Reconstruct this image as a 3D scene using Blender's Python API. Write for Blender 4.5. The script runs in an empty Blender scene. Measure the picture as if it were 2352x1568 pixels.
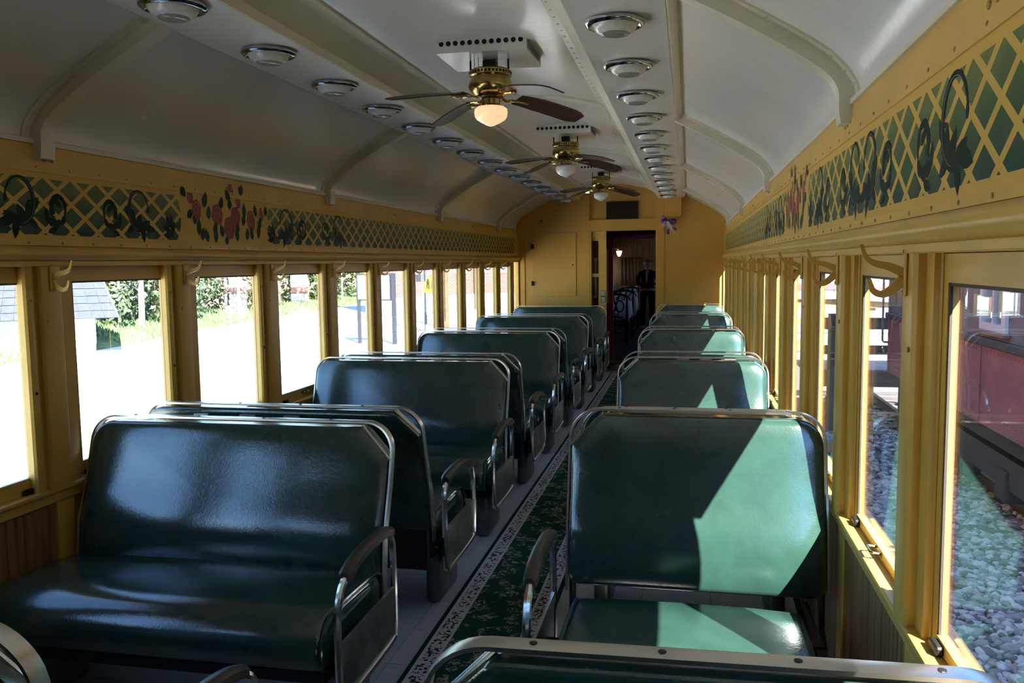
import bpy, bmesh, math, random
from mathutils import Vector, Matrix
random.seed(7)
sc = bpy.context.scene
COL = sc.collection
PI = math.pi

# ------------------------------------------------------------------ camera, light, exposure
yaw, pit, rol = math.radians(11.82), math.radians(5.315), math.radians(-0.739)
F = Vector((-math.sin(yaw)*math.cos(pit), math.cos(yaw)*math.cos(pit), -math.sin(pit)))
R0 = Vector((math.cos(yaw), math.sin(yaw), 0)); U0 = R0.cross(F)
Rt = R0*math.cos(rol)+U0*math.sin(rol); Up = U0*math.cos(rol)-R0*math.sin(rol)
cam_d = bpy.data.cameras.new('camera'); cam = bpy.data.objects.new('camera', cam_d); COL.objects.link(cam)
cam_d.sensor_width = 36.0; cam_d.lens = 29.732; cam_d.clip_start = 0.05; cam_d.clip_end = 500
M = Matrix((Rt, Up, -F)).transposed().to_4x4(); M.translation = Vector((0.933, 0, 1.515))
cam.matrix_world = M
sc.camera = cam

SUN_TRAVEL = Vector((-0.69, 1.0, -1.09)).normalized()
w = bpy.data.worlds.new('sky'); sc.world = w; w.use_nodes = True
nt = w.node_tree; nt.nodes.clear()
sky = nt.nodes.new('ShaderNodeTexSky'); sky.sky_type = 'NISHITA'; sky.sun_disc = False
sky.sun_elevation = math.asin(-SUN_TRAVEL.z)
sky.sun_rotation = math.atan2(-SUN_TRAVEL.x, -SUN_TRAVEL.y)
sky.air_density = 1.0; sky.dust_density = 0.0; sky.ozone_density = 6.0
bg = nt.nodes.new('ShaderNodeBackground'); bg.inputs['Strength'].default_value = 0.44
out = nt.nodes.new('ShaderNodeOutputWorld')
nt.links.new(sky.outputs[0], bg.inputs[0]); nt.links.new(bg.outputs[0], out.inputs[0])
sd = bpy.data.lights.new('sun', 'SUN'); sd.energy = 22.0; sd.angle = 0.0093; sd.color = (1.0, 0.965, 0.91)
so = bpy.data.objects.new('sun', sd); COL.objects.link(so)
so.rotation_euler = SUN_TRAVEL.to_track_quat('-Z', 'Y').to_euler(); so.location = (30, -40, 45)
vs = sc.view_settings
vs.view_transform = 'Standard'; vs.look = 'None'; vs.gamma = 1.0; vs.use_curve_mapping = False
vs.exposure = 1.14
try:
    sc.cycles.use_denoising = True
    sc.cycles.max_bounces = 10; sc.cycles.diffuse_bounces = 6; sc.cycles.glossy_bounces = 5
    sc.cycles.transparent_max_bounces = 16; sc.cycles.sample_clamp_indirect = 6.0
    sc.cycles.caustics_reflective = False; sc.cycles.caustics_refractive = False
except Exception:
    pass

# ------------------------------------------------------------------ materials
MATS = {}
def mat(name, col, rough=0.5, metal=0.0, var=0.0, vscale=8.0, bump=0.0, bscale=60.0, coat=0.0, spec=0.5, emit=None, estr=0.0, vcol=None):
    m = bpy.data.materials.new(name); m.use_nodes = True; MATS[name] = m
    n = m.node_tree.nodes; l = m.node_tree.links; b = n['Principled BSDF']
    b.inputs['Base Color'].default_value = (*col, 1); b.inputs['Roughness'].default_value = rough
    b.inputs['Metallic'].default_value = metal
    b.inputs['Specular IOR Level'].default_value = spec
    if coat: b.inputs['Coat Weight'].default_value = coat; b.inputs['Coat Roughness'].default_value = 0.12
    if emit: b.inputs['Emission Color'].default_value = (*emit, 1); b.inputs['Emission Strength'].default_value = estr
    if var or bump:
        tc = n.new('ShaderNodeNewGeometry')
    if var:
        nz = n.new('ShaderNodeTexNoise'); nz.inputs['Scale'].default_value = vscale; nz.inputs['Detail'].default_value = 5
        l.new(tc.outputs['Position'], nz.inputs['Vector'])
        mx = n.new('ShaderNodeMix'); mx.data_type = 'RGBA'
        c2 = vcol if vcol else tuple(min(1, c*(1-var)) for c in col)
        c1 = col if vcol else tuple(min(1, c*(1+var*0.6)) for c in col)
        mx.inputs['A'].default_value = (*c1, 1); mx.inputs['B'].default_value = (*c2, 1)
        rp = n.new('ShaderNodeMapRange'); rp.inputs[1].default_value = 0.35; rp.inputs[2].default_value = 0.68
        l.new(nz.outputs['Fac'], rp.inputs[0]); l.new(rp.outputs[0], mx.inputs['Factor'])
        l.new(mx.outputs['Result'], b.inputs['Base Color'])
    if bump:
        nb = n.new('ShaderNodeTexNoise'); nb.inputs['Scale'].default_value = bscale; nb.inputs['Detail'].default_value = 4
        l.new(tc.outputs['Position'], nb.inputs['Vector'])
        bp = n.new('ShaderNodeBump'); bp.inputs['Strength'].default_value = bump; bp.inputs['Distance'].default_value = 0.01
        l.new(nb.outputs['Fac'], bp.inputs['Height']); l.new(bp.outputs[0], b.inputs['Normal'])
    return m

YEL = (0.62, 0.385, 0.075)
yellow = mat('yellow_gloss_paint', YEL, 0.38, var=0.10, vscale=3.0, bump=0.08, bscale=45)
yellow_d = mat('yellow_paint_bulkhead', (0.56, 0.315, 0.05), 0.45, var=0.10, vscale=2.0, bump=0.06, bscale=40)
cream = mat('cream_gloss_paint', (0.68, 0.68, 0.64), 0.19, var=0.06, vscale=2.0, bump=0.10, bscale=30)
cream2 = mat('cream_trim_paint', (0.64, 0.61, 0.48), 0.34, var=0.08, vscale=5.0, bump=0.06, bscale=50)
rim_chrome = mat('lamp_rim_chrome', (0.42, 0.42, 0.42), 0.09, 1.0)
satin = mat('satin_band', (0.62, 0.60, 0.55), 0.30, 1.0, bump=0.05, bscale=25)
chrome = mat('chrome', (0.78, 0.77, 0.74), 0.17, 1.0, bump=0.05, bscale=25)
steel = mat('brushed_steel', (0.42, 0.41, 0.39), 0.36, 1.0, var=0.35, vscale=14)
ped_m = mat('pedestal_metal', (0.20, 0.19, 0.175), 0.38, 0.7, var=0.3, vscale=10)
dark_metal = mat('dark_metal', (0.02, 0.02, 0.02), 0.5, 0.4)
bakelite = mat('armrest_brown', (0.055, 0.042, 0.032), 0.34)
brass = mat('antique_brass', (0.42, 0.30, 0.10), 0.22, 1.0, var=0.25, vscale=30)
opal = mat('opal_glass', (0.75, 0.75, 0.74), 0.12, spec=0.6)
opal_lit = mat('opal_glass_lit', (0.62, 0.42, 0.30), 0.15, emit=(1.0, 0.50, 0.27), estr=0.55)
frosted = mat('frosted_lamp_glass', (0.62, 0.62, 0.58), 0.22, var=0.1, vscale=60)
lens_m = mat('lamp_lens', (0.26, 0.26, 0.22), 0.10)
hole = mat('black_hole', (0.004, 0.004, 0.004), 0.9)
screw_m = mat('screw_head', (0.33, 0.20, 0.05), 0.5)
black_p = mat('black_plastic', (0.012, 0.012, 0.012), 0.4)
tv_m = mat('dark_screen', (0.020, 0.017, 0.010), 0.75, spec=0.1)
maroon = mat('maroon_paint', (0.24, 0.012, 0.020), 0.35)
red_outer = mat('red_outer_paint', (0.50, 0.07, 0.045), 0.45)
purple = mat('purple_ribbon', (0.16, 0.06, 0.26), 0.6)
lilac = mat('lilac_ribbon', (0.62, 0.50, 0.66), 0.6)
white_rib = mat('cream_ribbon', (0.70, 0.62, 0.62), 0.6)
rose_red = mat('painted_red', (0.25, 0.012, 0.010), 0.55)
rose_line = mat('painted_pink_line', (0.56, 0.30, 0.10), 0.5)
leaf_dark = mat('painted_leaf_green', (0.014, 0.050, 0.028), 0.6, var=0.3, vscale=30, spec=0.2)
scroll_m = mat('painted_scroll_green', (0.006, 0.022, 0.015), 0.6, spec=0.15)
scroll_hi = mat('painted_scroll_highlight', (0.16, 0.17, 0.14), 0.5)
leather = mat('wall_dark_pipe', (0.05, 0.035, 0.03), 0.6)

def N(m): return m.node_tree.nodes, m.node_tree.links
# vinyl: dark green, glossy, fine creases, pale scuffs
vinyl = mat('green_vinyl', (0.022, 0.060, 0.045), 0.22, spec=0.85)
n, l = N(vinyl); b = n['Principled BSDF']; g = n.new('ShaderNodeNewGeometry')
nz = n.new('ShaderNodeTexNoise'); nz.inputs['Scale'].default_value = 9; nz.inputs['Detail'].default_value = 6
l.new(g.outputs['Position'], nz.inputs['Vector'])
cr = n.new('ShaderNodeValToRGB'); e = cr.color_ramp.elements
e[0].position = 0.33; e[0].color = (0.0155, 0.042, 0.032, 1); e[1].position = 0.66; e[1].color = (0.021, 0.056, 0.043, 1)
l.new(nz.outputs['Fac'], cr.inputs[0]); l.new(cr.outputs[0], b.inputs['Base Color'])
b.inputs['IOR'].default_value = 1.60
vo = n.new('ShaderNodeTexNoise'); vo.inputs['Scale'].default_value = 95; vo.inputs['Detail'].default_value = 5; vo.inputs['Distortion'].default_value = 1.4
l.new(g.outputs['Position'], vo.inputs['Vector'])
v2 = n.new('ShaderNodeTexNoise'); v2.inputs['Scale'].default_value = 6; l.new(g.outputs['Position'], v2.inputs['Vector'])
ad = n.new('ShaderNodeMath'); ad.operation = 'MULTIPLY_ADD'; ad.inputs[1].default_value = 0.30
l.new(vo.outputs['Fac'], ad.inputs[0]); l.new(v2.outputs['Fac'], ad.inputs[2])
bp = n.new('ShaderNodeBump'); bp.inputs['Strength'].default_value = 0.065; bp.inputs['Distance'].default_value = 0.02
l.new(ad.outputs[0], bp.inputs['Height']); l.new(bp.outputs[0], b.inputs['Normal'])
rr = n.new('ShaderNodeMapRange'); rr.inputs[3].default_value = 0.13; rr.inputs[4].default_value = 0.19
l.new(v2.outputs['Fac'], rr.inputs[0]); l.new(rr.outputs[0], b.inputs['Roughness'])

# perforated / ribbed sheet of the arm panels
perf = mat('perforated_sheet', (0.40, 0.39, 0.37), 0.34, 0.85)
n, l = N(perf); b = n['Principled BSDF']; g = n.new('ShaderNodeNewGeometry')
wv = n.new('ShaderNodeTexWave'); wv.bands_direction = 'Z'; wv.inputs['Scale'].default_value = 42
l.new(g.outputs['Position'], wv.inputs['Vector'])
cr = n.new('ShaderNodeValToRGB'); cr.color_ramp.elements[0].color = (0.17, 0.165, 0.155, 1); cr.color_ramp.elements[1].color = (0.55, 0.53, 0.50, 1)
l.new(wv.outputs['Fac'], cr.inputs[0])
nz = n.new('ShaderNodeTexNoise'); nz.inputs['Scale'].default_value = 9; l.new(g.outputs['Position'], nz.inputs['Vector'])
mr = n.new('ShaderNodeMapRange'); mr.inputs[1].default_value = 0.38; mr.inputs[2].default_value = 0.55; mr.inputs[3].default_value = 0.55; mr.inputs[4].default_value = 1.0
l.new(nz.outputs['Fac'], mr.inputs[0])
mx = n.new('ShaderNodeMix'); mx.data_type = 'RGBA'; mx.blend_type = 'MULTIPLY'; mx.inputs['Factor'].default_value = 1
l.new(cr.outputs[0], mx.inputs['A']); l.new(mr.outputs[0], mx.inputs['B']); l.new(mx.outputs['Result'], b.inputs['Base Color'])

# clear pane: thin glass, part mirror part clear
glass = bpy.data.materials.new('window_glass'); glass.use_nodes = True
n, l = N(glass); n.clear()
o_ = n.new('ShaderNodeOutputMaterial'); ms = n.new('ShaderNodeMixShader'); tr = n.new('ShaderNodeBsdfTransparent'); gl = n.new('ShaderNodeBsdfGlossy')
tr.inputs[0].default_value = (0.95, 0.97, 0.96, 1); gl.inputs['Roughness'].default_value = 0.0; gl.inputs[0].default_value = (0.95, 0.97, 1, 1)
gg = n.new('ShaderNodeNewGeometry')
def gm(op, a, bb=None):
    q = n.new('ShaderNodeMath'); q.operation = op
    for i, s_ in enumerate((a, bb)):
        if s_ is None: continue
        if isinstance(s_, (int, float)): q.inputs[i].default_value = s_
        else: l.new(s_, q.inputs[i])
    return q.outputs[0]
dp = n.new('ShaderNodeVectorMath'); dp.operation = 'DOT_PRODUCT'; l.new(gg.outputs['Normal'], dp.inputs[0]); l.new(gg.outputs['Incoming'], dp.inputs[1])
fac = gm('ADD', 0.04, gm('MULTIPLY', 0.90, gm('POWER', gm('SUBTRACT', 1.0, gm('ABSOLUTE', dp.outputs['Value'])), 5.0)))
l.new(fac, ms.inputs[0]); l.new(tr.outputs[0], ms.inputs[1]); l.new(gl.outputs[0], ms.inputs[2]); l.new(ms.outputs[0], o_.inputs[0])

# stencilled lattice on the yellow letterboard
frieze = mat('stencilled_letterboard', YEL, 0.48, spec=0.22)
n, l = N(frieze); b = n['Principled BSDF']; g = n.new('ShaderNodeNewGeometry'); sp = n.new('ShaderNodeSeparateXYZ')
l.new(g.outputs['Position'], sp.inputs[0])
def mth(op, a, bb=None, c=None):
    q = n.new('ShaderNodeMath'); q.operation = op
    for i, s in enumerate((a, bb, c)):
        if s is None: continue
        if isinstance(s, (int, float)): q.inputs[i].default_value = s
        else: l.new(s, q.inputs[i])
    return q.outputs[0]
Yp, Zp = sp.outputs[1], sp.outputs[2]
u = mth('DIVIDE', mth('SUBTRACT', Yp, 2.883), 0.1435); v = mth('DIVIDE', mth('SUBTRACT', Zp, 1.657), 0.101)
def strip(s):
    return mth('GREATER_THAN', mth('PINGPONG', s, 0.5), 0.105)
grn = mth('MULTIPLY', strip(mth('ADD', mth('ADD', u, v), 50)), strip(mth('ADD', mth('SUBTRACT', u, v), 50)))
grn = mth('MULTIPLY', grn, mth('MULTIPLY', mth('GREATER_THAN', Zp, 1.640), mth('LESS_THAN', Zp, 1.846)))
zc = mth('DIVIDE', mth('SUBTRACT', Zp, 1.745), 0.1)
half = mth('ADD', 0.415, mth('MULTIPLY', mth('MULTIPLY', zc, zc), 0.035))
off = mth('ABSOLUTE', mth('SUBTRACT', Yp, 4.02))
grn = mth('MULTIPLY', grn, mth('GREATER_THAN', off, half))
grn = mth('MULTIPLY', grn, mth('LESS_THAN', Yp, 11.38))
gz = mth('DIVIDE', mth('SUBTRACT', Zp, 1.64), 0.206)
gn = n.new('ShaderNodeTexNoise'); gn.inputs['Scale'].default_value = 9; l.new(g.outputs['Position'], gn.inputs['Vector'])
gz2 = mth('ADD', gz, mth('MULTIPLY', mth('SUBTRACT', gn.outputs['Fac'], 0.5), 0.9))
cr = n.new('ShaderNodeValToRGB'); e = cr.color_ramp.elements
e[0].position = 0.0; e[0].color = (0.008, 0.046, 0.030, 1); e[1].position = 0.95; e[1].color = (0.135, 0.165, 0.050, 1)
x = e.new(0.45); x.color = (0.055, 0.105, 0.036, 1)
l.new(gz2, cr.inputs[0])
mx = n.new('ShaderNodeMix'); mx.data_type = 'RGBA'; mx.inputs['A'].default_value = (*YEL, 1)
l.new(grn, mx.inputs['Factor']); l.new(cr.outputs[0], mx.inputs['B']); l.new(mx.outputs['Result'], b.inputs['Base Color'])

# carpet: green with scattered pale sprigs, pale lace border, dark edge
carpet_m = mat('floral_carpet', (0.012, 0.045, 0.03), 0.95, spec=0.1)
n, l = N(carpet_m); b = n['Principled BSDF']; g = n.new('ShaderNodeNewGeometry'); sp = n.new('ShaderNodeSeparateXYZ'); l.new(g.outputs['Position'], sp.inputs[0])
cx = mth('ABSOLUTE', mth('SUBTRACT', sp.outputs[0], 0.1385))
n1 = n.new('ShaderNodeTexNoise'); n1.inputs['Scale'].default_value = 11; n1.inputs['Detail'].default_value = 1; l.new(g.outputs['Position'], n1.inputs['Vector'])
n2 = n.new('ShaderNodeTexNoise'); n2.inputs['Scale'].default_value = 60; n2.inputs['Detail'].default_value = 2; n2.inputs['Distortion'].default_value = 1.0; l.new(g.outputs['Position'], n2.inputs['Vector'])
sprig = mth('MULTIPLY', mth('GREATER_THAN', n1.outputs['Fac'], 0.50), mth('GREATER_THAN', n2.outputs['Fac'], 0.53))
n3 = n.new('ShaderNodeTexNoise'); n3.inputs['Scale'].default_value = 75; n3.inputs['Detail'].default_value = 1; l.new(g.outputs['Position'], n3.inputs['Vector'])
lace = mth('MULTIPLY', mth('GREATER_THAN', n3.outputs['Fac'], 0.545), mth('LESS_THAN', mth('ABSOLUTE', mth('SUBTRACT', cx, 0.174)), 0.027))
m1 = n.new('ShaderNodeMix'); m1.data_type = 'RGBA'; m1.inputs['A'].default_value = (0.010, 0.050, 0.032, 1); m1.inputs['B'].default_value = (0.27, 0.25, 0.17, 1); l.new(sprig, m1.inputs['Factor'])
m2 = n.new('ShaderNodeMix'); m2.data_type = 'RGBA'; m2.inputs['A'].default_value = (0.46, 0.44, 0.42, 1); m2.inputs['B'].default_value = (0.03, 0.03, 0.035, 1); l.new(lace, m2.inputs['Factor'])
m3 = n.new('ShaderNodeMix'); m3.data_type = 'RGBA'; l.new(mth('GREATER_THAN', cx, 0.135), m3.inputs['Factor']); l.new(m1.outputs['Result'], m3.inputs['A']); l.new(m2.outputs['Result'], m3.inputs['B'])
m4 = n.new('ShaderNodeMix'); m4.data_type = 'RGBA'; l.new(mth('GREATER_THAN', cx, 0.214), m4.inputs['Factor']); l.new(m3.outputs['Result'], m4.inputs['A']); m4.inputs['B'].default_value = (0.008, 0.030, 0.020, 1)
l.new(m4.outputs['Result'], b.inputs['Base Color'])
tile_m = mat('speckled_floor_tile', (0.40, 0.40, 0.39), 0.42, var=0.25, vscale=120)
floor_m = mat('floor_bed', (0.13, 0.13, 0.125), 0.8)
# wood grain
def wood(name, c1, c2, axis='Z', scale=14, rough=0.5):
    m = mat(name, c1, rough); n, l = N(m); b = n['Principled BSDF']; tc = n.new('ShaderNodeTexCoord'); mp = n.new('ShaderNodeMapping')
    s = [scale*6]*3; s['XYZ'.index(axis)] = scale*0.35; mp.inputs['Scale'].default_value = s
    nz = n.new('ShaderNodeTexNoise'); nz.inputs['Scale'].default_value = 1; nz.inputs['Detail'].default_value = 4
    g = n.new('ShaderNodeNewGeometry')
    l.new(g.outputs['Position'] if axis != 'O' else tc.outputs['Object'], mp.inputs[0]); l.new(mp.outputs[0], nz.inputs['Vector'])
    cr = n.new('ShaderNodeValToRGB'); cr.color_ramp.elements[0].position = 0.35; cr.color_ramp.elements[1].position = 0.65
    cr.color_ramp.elements[0].color = (*c2, 1); cr.color_ramp.elements[1].color = (*c1, 1)
    l.new(nz.outputs['Fac'], cr.inputs[0]); l.new(cr.outputs[0], b.inputs['Base Color'])
    return m
board_m = wood('wainscot_wood', (0.30, 0.155, 0.070), (0.18, 0.085, 0.036), 'Z', 5, 0.45)
blade_m = wood('dark_walnut_blade', (0.075, 0.033, 0.016), (0.030, 0.014, 0.008), 'X', 8, 0.36)
timber = wood('weathered_timber', (0.62, 0.43, 0.24), (0.45, 0.28, 0.14), 'X', 3, 0.8)
timber_d = wood('dark_weathered_timber', (0.16, 0.13, 0.12), (0.09, 0.07, 0.065), 'X', 4, 0.8)
deck_m = wood('grey_deck_board', (0.36, 0.37, 0.39), (0.26, 0.27, 0.29), 'Y', 4, 0.8)
chair_m = mat('dark_chair_wood', (0.018, 0.008, 0.006), 0.35)

# ------------------------------------------------------------------ mesh helpers
class MB:
    def __init__(s): s.v = []; s.f = []; s.mi = []; s.cur = 0
    def add(s, vs, fs):
        k = len(s.v); s.v += [tuple(p) for p in vs]; s.f += [tuple(i+k for i in f) for f in fs]; s.mi += [s.cur]*len(fs); return s
    def box(s, x0, x1, y0, y1, z0, z1):
        x0, x1 = sorted((x0, x1)); y0, y1 = sorted((y0, y1)); z0, z1 = sorted((z0, z1))
        return s.add([(x0,y0,z0),(x1,y0,z0),(x1,y1,z0),(x0,y1,z0),(x0,y0,z1),(x1,y0,z1),(x1,y1,z1),(x0,y1,z1)],
                     [(0,3,2,1),(4,5,6,7),(0,1,5,4),(1,2,6,5),(2,3,7,6),(3,0,4,7)])
    def bev(s, x0, x1, y0, y1, z0, z1, r=0.01, seg=2):
        bm = bmesh.new(); bmesh.ops.create_cube(bm, size=1)
        for v in bm.verts: v.co = Vector(((x0+x1)/2+v.co.x*abs(x1-x0), (y0+y1)/2+v.co.y*abs(y1-y0), (z0+z1)/2+v.co.z*abs(z1-z0)))
        bmesh.ops.bevel(bm, geom=bm.edges[:], offset=r, segments=seg, affect='EDGES', profile=0.5)
        bm.verts.index_update()
        s.add([v.co[:] for v in bm.verts], [[v.index for v in f.verts] for f in bm.faces]); bm.free(); return s
    def rings(s, rings, closed=True, cap=True):
        nn = len(rings[0]); vs = [p for r in rings for p in r]; fs = []
        for i in range(len(rings)-1):
            for j in range(nn if closed else nn-1):
                a = i*nn+j; b2 = i*nn+(j+1) % nn; fs.append((a, b2, b2+nn, a+nn))
        if cap and closed:
            fs.append(tuple(range(nn-1, -1, -1))); k = (len(rings)-1)*nn; fs.append(tuple(range(k, k+nn)))
        return s.add(vs, fs)
    def prism(s, poly, axis, a, b2):
        def P(p, t):
            return {'Y': (p[0], t, p[1]), 'X': (t, p[0], p[1]), 'Z': (p[0], p[1], t)}[axis]
        return s.rings([[P(p, a) for p in poly], [P(p, b2) for p in poly]])
    def tube(s, path, r, nn=8, closed=False):
        P = [Vector(p) for p in path]; rs = []; prev = None; m = len(P)
        for i, p in enumerate(P):
            t = (P[(i+1) % m]-P[i-1]) if closed else (P[min(i+1, m-1)]-P[max(i-1, 0)])
            t.normalize()
            if prev is None:
                a = Vector((0, 0, 1)) if abs(t.z) < 0.9 else Vector((1, 0, 0)); nrm = t.cross(a).normalized()
            else:
                nrm = (prev-t*prev.dot(t)).normalized()
            prev = nrm; bn = t.cross(nrm); rad = r[i] if isinstance(r, (list, tuple)) else r
            rs.append([tuple(p+(nrm*math.cos(2*PI*k/nn)+bn*math.sin(2*PI*k/nn))*rad) for k in range(nn)])
        if closed: rs.append(rs[0]); return s.rings(rs, True, False)
        return s.rings(rs)
    def lathe(s, prof, c, nn=24, axis='Z', cap=False):
        rs = []
        for r, h in prof:
            ring = []
            for k in range(nn):
                a = 2*PI*k/nn; q = (r*math.cos(a), r*math.sin(a))
                ring.append({'Z': (c[0]+q[0], c[1]+q[1], c[2]+h), 'X': (c[0]+h, c[1]+q[0], c[2]+q[1]), 'Y': (c[0]+q[0], c[1]+h, c[2]+q[1])}[axis])
            rs.append(ring)
        return s.rings(rs, True, cap)
    def poly(s, pts):
        return s.add(pts, [tuple(range(len(pts)))])
    def xf(s, fn, start=0):
        s.v[start:] = [tuple(fn(*p)) for p in s.v[start:]]; return s
    def mesh(s, name, m, smooth=False):
        me = bpy.data.meshes.new(name); me.from_pydata(s.v, [], s.f)
        ms = m if isinstance(m, (list, tuple)) else [m]
        for q in ms: me.materials.append(q)
        if len(ms) > 1: me.polygons.foreach_set('material_index', s.mi)
        bm = bmesh.new(); bm.from_mesh(me); bmesh.ops.recalc_face_normals(bm, faces=bm.faces[:]); bm.to_mesh(me); bm.free()
        if smooth:
            me.polygons.foreach_set('use_smooth', [True]*len(me.polygons))
            try: me.set_sharp_from_angle(angle=math.radians(38 if smooth is True else smooth))
            except Exception: pass
        me.update(); return me
    def obj(s, name, m, parent=None, smooth=False):
        return link(name, s.mesh(name, m, smooth), parent)
def link(name, data, parent=None):
    o = bpy.data.objects.new(name, data); COL.objects.link(o)
    if parent is not None:
        o.parent = parent; o.matrix_parent_inverse = Matrix.Translation(-Vector(parent_loc(parent)))
    return o
def parent_loc(p):
    v = p.location.copy()
    if p.parent is not None:
        v += p.matrix_parent_inverse.translation + parent_loc(p.parent)
    return v
def empty(name, loc=(0, 0, 0)):
    o = bpy.data.objects.new(name, None); COL.objects.link(o); o.location = loc; o.empty_display_size = 0.1; return o
def tag(o, label=None, cat=None, group=None, kind=None):
    if label: o['label'] = label
    if cat: o['category'] = cat
    if group: o['group'] = group
    if kind: o['kind'] = kind
    return o
def thing(name, label, cat, loc=(0, 0, 0), group=None):
    return tag(empty(name, loc), label, cat, group)
def struct(name, mb, m, smooth=False, label=None):
    o = mb.obj(name, m, None, smooth); o['kind'] = 'structure'
    if label: o['label'] = label
    return o
def dup(root, loc, label=None, group=None):
    r = root.copy(); COL.objects.link(r); r.location = loc
    if label: r['label'] = label
    if group: r['group'] = group
    for ch in list(root.children):
        c = ch.copy(); COL.objects.link(c); c.parent = r; c.matrix_parent_inverse = ch.matrix_parent_inverse.copy()
        for g in ch.children:
            d = g.copy(); COL.objects.link(d); d.parent = c; d.matrix_parent_inverse = g.matrix_parent_inverse.copy()
    return r
def arc(cx, cy, r, a0, a1, k=6):
    return [(cx+r*math.cos(math.radians(a0+(a1-a0)*i/k)), cy+r*math.sin(math.radians(a0+(a1-a0)*i/k))) for i in range(k+1)]
ORD = ['nearest', 'second', 'third', 'fourth', 'fifth', 'sixth', 'seventh', 'eighth', 'ninth', 'tenth', 'eleventh', 'twelfth', 'thirteenth', 'fourteenth', 'fifteenth', 'sixteenth']

# ------------------------------------------------------------------ dimensions
YA, YB = -0.55, 11.60                      # saloon ends; unseen near end set close to cut rear light
PITCH = 0.852
POST0 = 2.774                             # centre of one window post
KS = range(-3, 11)                        # posts
SIDE = {-1: dict(sill=0.69, gb=0.748, name='left', bead=-0.125, col=-0.030, colw=0.110, gw=0.589, pn=-0.10), 1: dict(sill=0.715, gb=0.742, name='right', bead=-0.046, col=0.036, colw=0.090, gw=0.622, pn=-0.066)}
GT = 1.465                                # top of the glass

# ------------------------------------------------------------------ floor
fl = struct('floor', MB().box(-1.56, 1.56, YA-0.1, 12.1, -0.10, -0.004), floor_m)
tme = MB().box(0, 0.3025, 0, 0.3025, -0.006, 0.0).mesh('tile', tile_m)
for i in range(9):
    for j in range(30):
        t = link('tile', tme, fl); t.location = (-1.40+i*0.305, 2.02+j*0.305, random.uniform(-0.0006, 0.0004))
for q in ((-1.45, 1.43, YA, 2.018), (-1.45, 1.43, 11.172, 12.0), (1.347, 1.43, 2.02, 11.17), (-1.45, -1.402, 2.02, 11.17)):
    MB().box(q[0], q[1], q[2], q[3], -0.006, -0.0005).obj('floor_covering', tile_m, fl)
tag(MB().box(-0.094, 0.371, YA+0.2, 11.52, 0.0005, 0.008).obj('aisle_carpet', carpet_m), 'long green floral carpet runner with pale lace border along the aisle', 'carpet')

# ------------------------------------------------------------------ ceiling
CEIL = [(0.86, 2.400), (1.0, 2.325), (1.155, 2.238), (1.30, 2.148), (1.372, 2.085), (1.412, 2.025), (1.422, 1.975)]
def sm(pts, k=4):
    out_ = []
    for i in range(len(pts)-1):
        p0 = pts[max(i-1, 0)]; p1 = pts[i]; p2 = pts[i+1]; p3 = pts[min(i+2, len(pts)-1)]
        for j in range(k):
            t = j/k; o = []
            for a, b2, c, d in zip(p0, p1, p2, p3):
                o.append(0.5*((2*b2)+(c-a)*t+(2*a-5*b2+4*c-d)*t*t+(-a+3*b2-3*c+d)*t*t*t))
            out_.append(tuple(o))
    out_.append(tuple(pts[-1])); return out_
CE = sm(CEIL)
mb = MB()
full = [(-x_, z_) for x_, z_ in reversed(CE)] + sm([(-0.86, 2.42), (-0.40, 2.478), (0.0, 2.552), (0.40, 2.478), (0.86, 2.42)], 6) + [p for p in CE]
up = [(x_, z_+0.03) for x_, z_ in full]
mb.rings([[(x_, YA, z_) for x_, z_ in full+up[::-1]], [(x_, YB, z_) for x_, z_ in full+up[::-1]]])
ceil = struct('ceiling', mb, cream, True)
mb = MB()                                  # weather roof above, closes the light out
ro = [(1.56, 1.9), (1.55, 2.15), (1.45, 2.40), (1.0, 2.66), (0, 2.78), (-1.0, 2.66), (-1.45, 2.40), (-1.55, 2.15), (-1.56, 1.9)]
ri = [(x_*0.985, z_-0.02) for x_, z_ in ro]
mb.rings([[(x_, YA-0.1, z_) for x_, z_ in ro+ri[::-1]], [(x_, YB+0.1, z_) for x_, z_ in ro+ri[::-1]]])
struct('roof', mb, mat('roof_black', (0.03, 0.03, 0.03), 0.7))
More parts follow.
